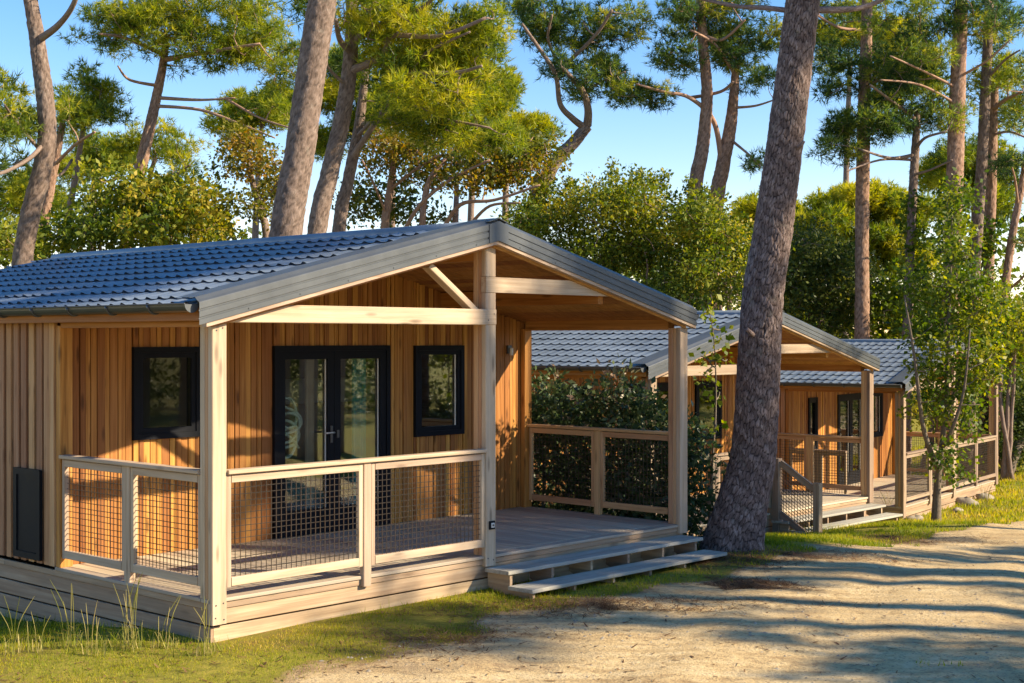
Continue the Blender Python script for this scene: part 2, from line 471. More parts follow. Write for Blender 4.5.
def wall_panel(mb, x0, x1, zlo, ztop, y0, y1, openings):
    xs = sorted({x0, x1, RIDGE, *[o[0] for o in openings], *[o[1] for o in openings]})
    for a, b in zip(xs[:-1], xs[1:]):
        m = (a + b) / 2
        op = [o for o in openings if o[0] < m < o[1]]
        if op:
            o = op[0]
            if o[2] > zlo + 0.01: mb.prism([(a, zlo), (b, zlo), (b, o[2]), (a, o[2])], y0, y1, 0.5)
            mb.prism([(a, o[3]), (b, o[3]), (b, ztop(b)), (a, ztop(a))], y0, y1, 0.5)
        else:
            mb.prism([(a, zlo), (b, zlo), (b, ztop(b)), (a, ztop(a))], y0, y1, 0.5)

def ring(mb, x0, x1, z0, z1, y0, y1, w):
    mb.box(x0, x0 + w, y0, y1, z0, z1, 0.5); mb.box(x1 - w, x1, y0, y1, z0, z1, 0.5)
    mb.box(x0 + w, x1 - w, y0, y1, z1 - w, z1, 0.5); mb.box(x0 + w, x1 - w, y0, y1, z0, z0 + w, 0.5)

def railing(root, axis, a0, a1, fix, nbal, inward, drop=None, mesh_r=0.0027, base=DECK, wm='post'):
    """handrail, framed net panels and balusters from a0 to a1 along x or y at the fixed coordinate"""
    def B(mb, p0, p1, q0, q1, z0, z1, ch=0.004):
        if axis == 'x': mb.box(p0, p1, fix + q0, fix + q1, z0, z1, None, ch)
        else: mb.box(fix + q0, fix + q1, p0, p1, z0, z1, None, ch)
    zt = base + 1.02
    mb = MB()
    B(mb, a0 + .002, a1 - .002, -0.055, 0.060, zt - 0.034, zt, 0.006)
    n = nbal + 1
    step = (a1 - a0) / n
    nets = []; bals = []
    for i in range(n):
        p0, p1 = a0 + i * step, a0 + (i + 1) * step
        if i > 0: p0 += 0.046
        if i < n - 1: p1 -= 0.046
        q0, q1 = -0.022, 0.022
        B(mb, p0 + .002, p0 + 0.047, q0, q1, base + 0.085, zt - 0.042)
        B(mb, p1 - 0.047, p1 - .002, q0, q1, base + 0.085, zt - 0.042)
        B(mb, p0 + 0.049, p1 - 0.049, q0 - .003, q1 + .003, zt - 0.104, zt - 0.042)
        B(mb, p0 + 0.049, p1 - 0.049, q0 - .003, q1 + .003, base + 0.088, base + 0.160)
        nm = MB()
        u0, u1, z0, z1 = p0 + 0.047, p1 - 0.047, base + 0.158, zt - 0.102
        ku = max(2, round((u1 - u0) / 0.052)); kz = max(2, round((z1 - z0) / 0.052))
        def P(u, z, y=0.0): return (u, fix + y, z) if axis == 'x' else (fix + y, u, z)
        for k in range(1, ku):
            u = u0 + (u1 - u0) * k / ku
            nm.beam(P(u, z0), P(u, z1), mesh_r * 2, mesh_r * 2, (0.3, 0.9, 0.1))
        for k in range(1, kz):
            z = z0 + (z1 - z0) * k / kz
            sag = 0.006 * math.sin(k * 1.7)
            um = (u0 + u1) / 2
            nm.beam(P(u0, z, 0.004), P(um, z - sag, 0.004), mesh_r * 2, mesh_r * 2)
            nm.beam(P(um, z - sag, 0.004), P(u1, z, 0.004), mesh_r * 2, mesh_r * 2)
        nets.append(nm)
        if i < n - 1:
            bm = MB(); c = a0 + (i + 1) * step
            zb = base if drop is None else drop
            B(bm, c - 0.044, c + 0.044, -0.03, 0.03, zb, zt - 0.036, 0.005)
            bals.append(bm)
    ro = mb.build('railing', M[wm], root)
    for nm in nets: nm.build('netting', M['net'], ro)
    for bm in bals: bm.build('baluster', M[wm], ro)
    return ro

def roof_tiles(side, t0, t1):
    """pressed metal tiles: rows stepping down the slope, rounded profile along the ridge"""
    TW, ROW = 0.183, 0.345
    smp = 8
    nt = int(round((t1 - t0) / TW)); nu = nt * smp + 1
    u = np.linspace(t0, t1, nu)
    ph = (np.arange(nu) % smp) / smp
    prof = 0.5 + 0.5 * np.cos(2 * np.pi * ph)
    prof = np.power(prof, 2.6)
    half = 3.34 if side == 'left' else 3.20
    rows = int(math.ceil(half / ROW))
    V, Fc = [], []
    sgn = -1 if side == 'left' else 1
    def pts(v, h):
        x = RIDGE + sgn * v
        z = 3.485 - PITCH * v + h
        return np.stack([x + 0 * u, u, z + 0 * u], -1)
    base = 0
    for r in range(rows):
        v0 = r * ROW; v1 = min(half, (r + 1) * ROW)
        jit = RNG.normal(size=nu // smp + 2).repeat(smp)[:nu] * .0022
        top = pts(np.full(nu, max(0, v0 - 0.06)), 0.009 * prof - 0.002)
        mid = pts(np.full(nu, v0 + (v1 - v0) * 0.80), 0.015 * prof + 0.004)
        bot = pts(v1 + 0.018 * prof + jit, 0.026 * prof + 0.009 + jit)
        low = pts(v1 - 0.05 + 0 * prof, 0.006 * prof - 0.001)
        for k, arr in enumerate((top, mid, bot, bot.copy(), low)):
            V.append(arr)
        for a, b in ((0, 1), (1, 2), (3, 4)):
            i0 = base + a * nu + np.arange(nu - 1); i1 = base + b * nu + np.arange(nu - 1)
            q = np.stack([i0, i0 + 1, i1 + 1, i1], -1)
            if side == 'left': q = q[:, ::-1]
            Fc.append(q)
        base += 5 * nu
    V = np.concatenate(V); Fc = np.concatenate(Fc)
    # facing up
    return V, Fc

OPEN1 = dict(win1=(.794, 1.55, 1.44, 2.325), door=(2.447, 4.054, DECK + .005, 2.33), win2=(4.435, 5.222, 1.285, 2.325))

def cabin(P, rz, dz, label, op=OPEN1, detail=1, front='steps', stair_rail=False, side_rail=(0.0, 1.0), hatch=True, pw_='post'):
    root = empty('wooden_cabin', (P[0], P[1], dz), rz)
    tag(root, label, 'cabin', 'wooden holiday cabins along the sandy road')
    YW = 2.40
    # --- deck
    m = MB()
    x = 0.10
    while x < CW - 0.1:
        w = 0.138
        m.box(x, min(x + w, CW - .09), 0.135, YW - .002, DECK - 0.03, DECK, None, 0.004)
        x += w + 0.007
    m.box(0.0, CW, -0.004, 0.128, DECK - 0.032, DECK - .002, None, 0.004)
    m.box(0.0, 0.093, 0.135, YW - .002, DECK - 0.032, DECK - .001, None, 0.004)
    m.box(CW - 0.084, CW, 0.135, YW - .002, DECK - 0.032, DECK - .001, None, 0.004)
    m.build('deck', M['deck'], root)
    # --- skirting boards round the base, with open gaps between them
    m = MB()
    zs = [(.248, DECK - .034), (.122, .246), (-.022, .108), (-.168, -.036), (-.315, -.182), (-.46, -.33)]
    for i, (a, b) in enumerate(zs):
        o = 0.0 if i == 0 else 0.012
        fx = 0.012 + o
        m.box(fx + .026, CW - fx - .03, fx, fx + 0.024, a, b, None, 0.004)
        xs = fx
        y = fx
        while y < LEN - .3:
            y2 = min(LEN, y + random.uniform(3.2, 4.4)); m.box(fx, fx + 0.024, y + .002, y2 - .002, a, b, None, 0.004); y = y2
        m.box(CW - fx - 0.024, CW - fx, fx, LEN, a, b)
    m.build('skirting', M['skirt'], root)
    m = MB()
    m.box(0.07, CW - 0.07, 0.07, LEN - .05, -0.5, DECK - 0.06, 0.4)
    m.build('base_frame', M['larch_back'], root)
    # --- closed room: side, rear and porch walls
    m = MB(); back = MB()
    back.box(0.034, 0.12, YW + .105, LEN - .1, DECK, 2.60, .5)
    y = YW + 0.10
    while y < LEN - 0.05:
        w = random.uniform(0.088, 0.100)
        m.box(0.0 + random.choice((0, .003)), 0.030, y, y + w, DECK + .002, 2.60, None, 0.004); y += 0.142
    m.box(-.008, 0.032, YW + .0, YW + 0.085, DECK + .002, 2.60, None, 0.004)
    sw = m.build('side_wall', M['side'], root)
    back.build('wall_lining', M['larch_back'], sw)
    m = MB(); m.box(CW - 0.12, CW - .01, YW + .105, LEN - .1, DECK, 2.60, .5)
    y = YW
    while y < LEN - 0.05:
        m.box(CW - .008, CW + .018, y, y + .094, DECK + .002, 2.60, None, 0.004); y += 0.142
    m.build('side_wall', M['side'], root)
    m = MB(); wall_panel(m, 0.125, CW - .125, DECK, lambda s: zr(s) - .16, LEN - .1, LEN, [])
    m.build('rear_wall', M['side'], root)
    ops = list(op.values())
    m = MB(); clad(m, 0.06, CW - .06, DECK + .002, lambda s: zr(s) - .135, YW - 0.006, YW + 0.016, ops, 0.050, 0.088, 0.008)
    pw = m.build('porch_wall', M['larch'], root)
    m = MB(); wall_panel(m, 0.06, CW - .06, DECK, lambda s: zr(s) - .14, YW + 0.019, YW + 0.10, ops)
    m.build('wall_lining', M['larch_back'], pw)
    m = MB()
    m.box(0.125, CW - .125, YW + .11, LEN - .11, DECK - .03, DECK + .003, .5)
    m.prism([(0.13, DECK + .01), (CW - .13, DECK + .01), (CW - .13, 2.5), (RIDGE, 3.2), (0.13, 2.5)], YW + 2.6, YW + 2.68, .5)
    m.build('room_partition', M['inside'], root)
    # --- windows and french door
    for key, o in op.items():
        x0, x1, z0, z1 = o
        yf, yb = YW - 0.045, YW + 0.06
        m = MB(); ring(m, x0 + .001, x1 - .001, z0 + .001, z1 - .001, yf, yb, 0.055)
        if key.startswith('win'):
            wnd = m.build('window', M['frame'], root)
            m = MB(); ring(m, x0 + .057, x1 - .057, z0 + .057, z1 - .057, yf + .012, yb - .01, 0.05); m.build('sash', M['frame'], wnd)
            m = MB(); m.box(x0 + .108, x1 - .108, YW + .004, YW + .012, z0 + .108, z1 - .108, .5); m.build('pane', M['glass'], wnd)
            if key == 'win2':
                m = MB(); m.box(x1 - .125, x1 - .109, YW - .006, YW + .002, z0 + .108, z1 - .108, .5); m.build('lit_sash_edge', M['white'], wnd)  # pale sash edge as on the door, sunlight included in its white
        else:
            dr = m.build('french_door', M['frame'], root)
            xm = (x0 + x1) / 2
            for (a, b, hside) in ((x0 + .057, xm - .002, 1), (xm + .002, x1 - .057, 0)):
                m = MB(); ring(m, a, b, z0 + .057, z1 - .057, yf + .012, yb - .01, 0.088)
                m.box(a + .089, b - .089, yf + .016, yb - .014, z0 + .146, z0 + .26, .5)
                m.build('door_leaf', M['frame'], dr)
                m = MB(); m.box(a + .089, b - .089, YW + .004, YW + .012, z0 + .262, z1 - .146, .5); m.build('pane', M['glass'], dr)
                m = MB(); m.box(b - .103, b - .090, YW - .006, YW + .002, z0 + .262, z1 - .147, .5); m.build('lit_sash_edge', M['white'], dr)  # white strip for the sash's inner edge, sunlight put into its colour
            m = MB()
            hx, hz = xm - .045, 1.40
            m.tube([(hx, yf, hz), (hx, yf - .045, hz), (hx - .02, yf - .052, hz), (hx - .13, yf - .052, hz - .002)], .010, 8)
            m.build('handle', M['steel'], dr)
            m = MB(); m.box(hx - .016, hx + .016, yf - .004, yf + .011, hz - .11, hz + .07, .5, .004); m.build('handle_plate', M['gutter'], dr)
            m = MB()
            m.box(xm + .028, xm + .062, yf - .004, yf + .011, hz - .06, hz + .02, .5, .004)
            m.build('lock_plate', M['gutter'], dr)
    # --- posts: a front member over two rear ones
    def post(x0, zbot, segs, lastz, sgn):
        m = MB()
        for (a, b) in segs: m.box(x0, x0 + .14, -.030, .030, a, b, None, .006)
        xr = x0 + (.004 if sgn < 0 else 0.004)
        pp = m.build('porch_post', M[pw_], root)
        m = MB(); m.box(xr, xr + .128, .034, .076, DECK, lastz, None, .005); m.build('post_core', M['bounce_warm'], pp)
        m = MB(); m.box(xr - .002, xr + .128, .080, .142, DECK, lastz, None, .006); m.build('post_back', M['bounce_warm'] if sgn > 0 else M[pw_], pp)
        return pp
    lowf = 0.135
    post(0.0, lowf, [(lowf, 2.533)], 2.52, -1)
    mid = post(3.11, .24, [(.235, 2.533), (2.686, 2.842), (2.996, 3.285)], 3.27, 1)
    post(6.22, .22, [(.235, 2.525)], 2.52, 1)
    for (y0, x0) in ((YW - .085, 0.006), (YW - .085, CW - .134)):
        m = MB(); m.box(x0, x0 + .128, y0, YW - .012, DECK, 2.52, None, .006); m.build('wall_post', M['larch'], root)
    if detail:
        m = MB(); m.box(3.145, 3.225, -.048, -.031, .585, .665, .5, .006)
        so = m.build('socket', M['frame'], root)
        m = MB(); m.box(3.163, 3.207, -.055, -.049, .603, .647, .5, .004); m.build('socket_cover', M['white'], so)
        m = MB(); m.tube([(3.185, -.0551, .625), (3.185, -.058, .625)], .011, 12, smooth=False); m.build('socket_hole', M['gutter'], so)
        for (sx, sz) in ((.03, .19), (.11, .17), (.035, .29), (.105, .30), (.04, 2.47), (.10, 2.49), (3.14, 2.58), (3.22, 2.64), (3.14, .31), (3.215, .29)):
            m = MB(); y_ = -.0345 if sz == 2.58 or sz == 2.64 else -.0305
            m.tube([(sx, y_ + .002, sz), (sx, y_ - .002, sz)], .007, 8, smooth=False); m.build('screw', M['gutter'], root)
    # --- tie beams, brace, plates, rafters
    m = MB()
    m.box(0.0, 3.25, -.034, .030, 2.535, 2.684, None, .006); m.build('tie_beam', M[pw_], root)
    m = MB()
    xe = RIDGE + (3.50 - .20 - 2.846) / PITCH; xe2 = RIDGE + (3.50 - .20 - 2.992) / PITCH
    m.prism([(3.11, 2.846), (xe - .02, 2.846), (xe2 - .02, 2.992), (3.11, 2.992)], -.034, .030); m.build('tie_beam', M[pw_], root)
    m = MB(); m.beam((2.42, .06, zr(2.42) - .235), (3.10, .06, 2.62), .06, .10, (0, 1, 0), None, .005); m.build('brace', M[pw_], root)
    m = MB()
    for (a, b) in ((-.075, 0.02), (CW - .02, CW + .06)):
        pass
    m.box(0.010, 0.13, .146, YW - .09, 2.50, 2.66, None); m.build('roof_beam', M['ceil'], root); m = MB()
    m.box(CW - .13, CW - .012, .146, YW - .09, 2.50, 2.66, None); m.build('roof_beam', M['ceil'], root); m = MB()
    m.box(RIDGE - .05, RIDGE + .05, .146, YW - .012, 3.15, 3.35)
    m.build('roof_beam', M['ceil'], root)
    m = MB(); m.box(4.86, 4.94, .032, YW - .012, 2.765, 2.930); m.build('roof_beam', M['larch'], root)
    for sg in (-1, 1):
        e = -0.115 if sg < 0 else CW + .03
        m = MB()
        zb = lambda s: zr(s) - .20
        zt = lambda s: zr(s) - .136
        pl = [(e, zb(e)), (RIDGE, zb(RIDGE)), (RIDGE, zt(RIDGE)), (e, zt(e))]
        if sg > 0: pl = [pl[1], pl[0], pl[3], pl[2]]
        m.prism(pl, -.120, -.060)
        m.build('rafter', M[pw_], root)
        m = MB()
        zt2 = lambda s: zr(s) - .14; zb2 = lambda s: zr(s) - .225
        pl = [(e + .1 * -sg, zb2(e + .1 * -sg)), (RIDGE - .001 * -sg, zb2(RIDGE)), (RIDGE - .001 * -sg, zt2(RIDGE)), (e + .1 * -sg, zt2(e + .1 * -sg))]
        if sg > 0: pl = [pl[1], pl[0], pl[3], pl[2]]
        m.prism(pl, -.057, -.036)
        m.build('rafter', M['ceil'], root)
    # --- ceiling boards
    m = MB()
    for sg in (-1, 1):
        v = 0.0
        while v < 3.18:
            v2 = min(3.2, v + .14)
            a, b = RIDGE + sg * v, RIDGE + sg * (v2 - .006)
            za, zb_ = zr(a) - .125, zr(b) - .125
            pl = [(a, za - .016), (b, zb_ - .016), (b, zb_), (a, za)] if sg > 0 else [(b, zb_ - .016), (a, za - .016), (a, za), (b, zb_)]
            m.prism(pl, -.055, LEN - .02)
            v = v2
    m.build('ceiling', M['ceil'], root)
    # --- roof
    V1, F1 = roof_tiles('left', -.10, LEN + .10); V2_, F2 = roof_tiles('right', -.10, LEN + .10)
    roof = mesh_np('roof', np.concatenate([V1, V2_]), 4, M['roof'], root, None, np.concatenate([F1, F2 + len(V1)]), True)
    m = MB()
    for sg in (-1, 1):
        e = RIDGE + sg * 3.27
        pl = [(e, zr(e) - .085), (RIDGE, zr(RIDGE) - .085), (RIDGE, zr(RIDGE) - .045), (e, zr(e) - .045)]
        if sg > 0: pl = [pl[1], pl[0], pl[3], pl[2]]
        m.prism(pl, -.09, LEN + .08, .5)
    m.build('roof_deck', M['larch_back'], roof)
    m = MB()
    pts = [(RIDGE, y_, 3.475) for y_ in (-.10, 2, 4, 6, LEN + .1)]
    m.tube(pts, 0.062, 14); m.build('ridge_cap', M['roof'], roof)
    prof = [(.22, .078), (.20, .086), (-.07, .086), (-.100, .062), (-.128, .046), (-.132, .040), (-.132, -.008), (-.124, -.014), (-.124, -.022), (-.132, -.028), (-.132, -.072), (-.124, -.078), (-.124, -.086), (-.132, -.092), (-.132, -.132), (-.112, -.134)]
    for sg, ys in ((-1, 1), (1, 1)):
        e = RIDGE + (3.21 if sg > 0 else -3.37)
        m = MB()
        k = 14
        for (y_a, n_a), (y_b, n_b) in zip(prof[:-1], prof[1:]):
            q = [(e, y_a, zr(e) + n_a - .035), (RIDGE, y_a, 3.5 + n_a - .035), (RIDGE, y_b, 3.5 + n_b - .035), (e, y_b, zr(e) + n_b - .035)]
            if sg < 0: q = [(p[0], p[1], p[2]) for p in q]
            else: q = q[::-1]
            m.quad(*q, rnd=.5)
        for kk in range(6):
            xx = RIDGE + sg * (0.3 + kk * .52)
            m.tube([(xx, -.1325, zr(xx) - .145), (xx, -.137, zr(xx) - .145)], .007, 6, smooth=False)
        m.build('verge_flashing', M['flash'], roof)
    m = MB()
    q = [(RIDGE - .13, -.1345, 3.5 - .032 + .012), (RIDGE - .13, -.1345, 3.5 - .032 - .167), (RIDGE, -.1345, 3.50 - .167), (RIDGE + .13, -.1345, 3.5 - .032 - .167), (RIDGE + .13, -.1345, 3.5 - .032 + .012), (RIDGE, -.1345, 3.522)]
    m.prism([(a, c) for a, b, c in q], -.1385, -.134, .5)
    m.prism([(RIDGE - .13, 3.505), (RIDGE, 3.542), (RIDGE + .13, 3.505), (RIDGE + .13, 3.512), (RIDGE, 3.549), (RIDGE - .13, 3.512)], -.1385, .12, .5)
    m.build('ridge_end_plate', M['flash'], roof)
    # --- gutter and fascia
    for sg in (-1, 1):
        m = MB()
        gx_ = -.215 if sg < 0 else CW + .10
        gc = 2.672
        n = 10
        prev = None
        for k in range(n + 1):
            a = math.pi + math.pi * k / n
            pt = (gx_ + .062 * math.cos(a), gc + .062 * math.sin(a))
            if prev:
                q = [(prev[0], -.06, prev[1]), (pt[0], -.06, pt[1]), (pt[0], LEN + .02, pt[1]), (prev[0], LEN + .02, prev[1])]
                m.quad(*q[::-1], rnd=.5, smooth=True)
            prev = pt
        for ed in (-1, 1):
            m.tube([(gx_ + ed * .062, y_, gc + .004) for y_ in (-.06, LEN + .02)], .008, 6)
        g = m.build('gutter', M['gutter'], roof)
        y = 0.45
        while y < LEN:
            m = MB(); m.tube([(gx_ + .0675 * math.cos(math.pi + math.pi * k / 8), y, gc + .0675 * math.sin(math.pi + math.pi * k / 8)) for k in range(9)], .012, 6); y += .62; m.build('gutter_bracket', M['gutter'], roof)
        m = MB()
        m.prism([(gx_ + .066 * math.cos(math.pi + math.pi * k / n), gc + .066 * math.sin(math.pi + math.pi * k / n)) for k in range(n + 1)], -.068, -.061, .5)
        m.build('gutter_end', M['flash'], roof)
        m = MB()
        a, b = (-.140, -.108) if sg < 0 else (CW + .020, CW + .034)
        m.box(a, b, -.052, LEN, 2.545, 2.655, None, .003)
        if sg < 0: m.box(b + .002, b + .12, -.03, LEN, 2.602, 2.640)
        m.build('fascia_board', M['ceil'], roof)
    # --- railings
    a0, a1 = .146 + side_rail[0] * (YW - .24), .146 + side_rail[1] * (YW - .24)
    railing(root, 'y', a0, a1, 0.040, 1, 1, wm=pw_)
    railing(root, 'y', .146, YW - .09, CW - .045, 1, -1, wm='bounce_warm')  # shaded rail, in the timber tinted for bounced light
    railing(root, 'x', .142, 3.108, 0.0, 1, 1, .242, wm=pw_)
    if front == 'rail':
        railing(root, 'x', 3.252, 6.218, 0.0, 1, 1, wm=pw_)
    else:
        for i in range(6):
            s_ = 3.135 + i * .592
            pl = [(-.03, .187), (-.318, .187), (-.318, .0545), (-.605, .0545), (-.605, -.10), (-.40, -.10), (-.03, .05)]
            m = MB(); m.prism(pl[::-1], s_, s_ + .034)
            m.v = [(b_, a_, c_) for (a_, b_, c_) in m.v]; m.f = [f_[::-1] for f_ in m.f]
            m.build('step_support', M['skirt'], root)
        m = MB(); m.box(3.09, 6.21, -.345, -.190, .190, .226, None, .005); m.box(3.09, 6.21, -.1899, -.034, .190, .2255, None, .005); m.build('step_tread', M['tread'], root)
        m = MB(); m.box(3.08, 6.22, -.655, -.500, .057, .093, None, .005); m.box(3.08, 6.22, -.4999, -.345, .057, .0925, None, .005); m.build('step_tread', M['tread'], root)
    if stair_rail:
        m = MB()
        xx = 3.16
        m.box(xx - .055, xx + .055, -.88, -.77, -.25, .86, None, .006)
        m.box(xx - .06, xx + .06, -.16, -.045, -.1, 1.20, None, .006)
        m.beam((xx, -.165, 1.13), (xx, -.765, .76), .05, .10, (0, 0, 1), None, .005)
        m.beam((xx, -.165, .33), (xx, -.765, -.04), .05, .10, (0, 0, 1), None, .005)
        sr = m.build('stair_rail', M['post_old'], root)
        nm = MB()
        for k in range(1, 12):
            y_ = -.165 - .6 * k / 12; zz = -.37 * k / 12
            nm.beam((xx, y_, .36 + zz), (xx, y_, 1.10 + zz), .0075, .0075)
        for k in range(1, 15):
            nm.beam((xx + .004, -.165, .36 + .052 * k), (xx + .004, -.765, -.01 + .052 * k), .0075, .0075)
        nm.build('netting', M['net'], sr)
    if hatch:
        m = MB(); ring(m, 0, .49, .37, 1.20, 0, .03, .06)
        m2 = MB()
        # turn from the front plane to the side plane
        def side(mb):
            mb.v = [(-.012 - y_, 2.60 + x_, z_) for (x_, y_, z_) in mb.v]; return mb
        h = side(m).build('hatch', M['frame'], root)
        m2.box(.062, .428, .002, .018, .432, 1.138, .5); side(m2).build('hatch_panel', M['frame'], h)
    if detail:
        # lamp on the porch wall
        m = MB(); m.box(5.965, 6.035, YW - .05, YW - .018, 2.22, 2.32, .5, .005)
        lp = m.build('wall_lamp', M['gutter'], root)
        m = MB(); m.tube([(6.0, YW - .07, 2.20), (6.0, YW - .07, 2.29)], .022, 10); m.build('lamp_glass', M['white'], lp)
    return root

cab1 = cabin(P0, math.atan2(RY, RX), 0.0, 'nearest larch cabin with open netted porch and grey steps, the big one in front')
op3 = dict(win1=(1.15, 1.62, 1.20, 2.32), door=(2.75, 4.30, DECK + .005, 2.33), win2=(4.70, 5.50, 1.285, 2.325))
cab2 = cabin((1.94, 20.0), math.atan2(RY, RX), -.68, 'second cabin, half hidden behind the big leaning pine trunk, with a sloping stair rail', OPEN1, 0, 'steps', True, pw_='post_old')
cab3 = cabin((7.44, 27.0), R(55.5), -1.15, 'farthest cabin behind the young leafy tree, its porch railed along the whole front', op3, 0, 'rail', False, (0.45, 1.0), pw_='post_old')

L1 = Matrix.Translation((P0[0], P0[1], 0)) @ Matrix.Rotation(math.atan2(RY, RX), 4, 'Z')
def curtain(x0, x1, z0, z1, y, mat, label):
    n = 24
    V, Fc = [], []
    for i in range(n + 1):
        x = x0 + (x1 - x0) * i / n
        yy = y + .02 * math.sin(i * 1.9)
        for th in (0, .006):
            for z in (z0, z1):
                V.append(L1 @ Vector((x, yy + th, z)))
    mb = MB()
    for i in range(n):
        a = i * 4; b = a + 4
        for q in ((a, b, b + 1, a + 1), (a + 3, b + 3, b + 2, a + 2)):
            mb.quad(*[tuple(V[k]) for k in q], smooth=True)
    o = mb.build('curtain', mat)
    tag(o, label, 'curtain')
curtain(3.66, 3.86, .36, 2.2, 2.545, M['teal'], 'teal curtain hanging inside the right door leaf of the nearest cabin')
curtain(3.02, 3.13, .36, 2.2, 2.56, M['linen'], 'beige curtain hanging inside the glass door beside the middle frame')
mb = MB()
pts = []
for k in range(120):
    a = k * 2 * math.pi / 22
    up = k / 120.0
    rr = .16 - .02 * math.sin(k * .7)
    pts.append(L1 @ Vector((2.78 + rr * math.cos(a), 2.58 + .03 * math.sin(k * .35), .98 + .42 * up + rr * .8 * math.sin(a) + .25)))
mb.tube(pts, .017, 6)
o = mb.build('garden_hose', M['hose']); tag(o, 'coiled pale green hose hanging behind the left door leaf', 'hose')

cb = empty('added_cupboard', (P0[0], P0[1], 0), math.atan2(RY, RX))  # cupboard put in to make the pale band behind the door glass
tag(cb, 'long pale wall cupboard, added to give the pale band across the glass door of the nearest cabin', 'cupboard')
m = MB(); m.box(4.25, 5.95, 4.68, 4.985, 1.585, 1.89, .5); m.build('cupboard_body', M['white'], cb)
for i in range(4):
    m = MB(); m.box(4.26 + i * .42, 4.665 + i * .42, 4.66, 4.677, 1.59, 1.885, .5, .003); m.build('cupboard_door', M['white'], cb)

# ------------------------------------------------------------------ vegetation
def unit(a):
    return a / (np.linalg.norm(a, axis=-1, keepdims=True) + 1e-9)

def ell_points(n, c, r, shell=0.55):
    """points in an ellipsoid, denser towards its skin"""
    d = unit(RNG.normal(size=(n, 3)))
    k = (shell + (1 - shell) * RNG.random((n, 1)))
    k = np.where(RNG.random((n, 1)) < 0.3, RNG.random((n, 1)) ** (1 / 3), k)
    return c + d * k * r, d

def tufts(pos, dirs, length, width, tint, n=11, spread=0.75):
    """sprays of needles, one thin triangle each"""
    m = len(pos)
    d = unit(dirs[:, None, :] + spread * RNG.normal(size=(m, n, 3)))
    L = length * (0.65 + 0.6 * RNG.random((m, n, 1)))
    side = unit(np.cross(d, RNG.normal(size=(m, n, 3))))
    base = pos[:, None, :] + d * (L * 0.08)
    tip = pos[:, None, :] + d * L
    tip[..., 2] -= 0.05 * L[..., 0]
    tri = np.stack([base - side * width / 2, base + side * width / 2, tip], axis=2)
    t = np.clip(tint[:, None] + 0.10 * RNG.normal(size=(m, n)), 0, 1)
    return tri.reshape(-1, 3), np.repeat(t.reshape(-1), 3)

def leaves(pos, dirs, length, width, tint, droop=0.2):
    m = len(pos)
    d = unit(dirs + 0.9 * RNG.normal(size=(m, 3)) + np.array([0, 0, -droop]))
    side = unit(np.cross(d, RNG.normal(size=(m, 3))))
    nrm = np.cross(d, side)
    q_ = 0.45 + 1.05 * RNG.random((m, 1)) ** 1.4; L = length * q_; w = width * q_ * (0.75 + 0.5 * RNG.random((m, 1)))
    a = pos; b = pos + d * L * 0.45 + side * w / 2 + nrm * L * .06; c = pos + d * L; e = pos + d * L * 0.45 - side * w / 2 + nrm * L * .06
    q = np.stack([a, b, c, e], axis=1)
    t = np.clip(tint + 0.09 * RNG.normal(size=m), 0, 1)
    return q.reshape(-1, 3), np.repeat(t, 4)

def curve(pts, n=6, wig=0.0):
    """smooth path through the points"""
    P = [Vector(p) for p in pts]
    out = []
    for i in range(len(P) - 1):
        p0 = P[max(i - 1, 0)]; p1 = P[i]; p2 = P[i + 1]; p3 = P[min(i + 2, len(P) - 1)]
        for k in range(n):
            t = k / n
            q = 0.5 * ((2 * p1) + (p2 - p0) * t + (2 * p0 - 5 * p1 + 4 * p2 - p3) * t * t + (3 * p1 - p0 - 3 * p2 + p3) * t ** 3)
            if wig and (i or k): q = q + Vector((random.uniform(-wig, wig), random.uniform(-wig, wig), random.uniform(-wig, wig)))
            out.append(q)
    out.append(P[-1])
    return out

def lerp_list(vals, n):
    x = np.linspace(0, len(vals) - 1, n)
    return list(np.interp(x, np.arange(len(vals)), vals))

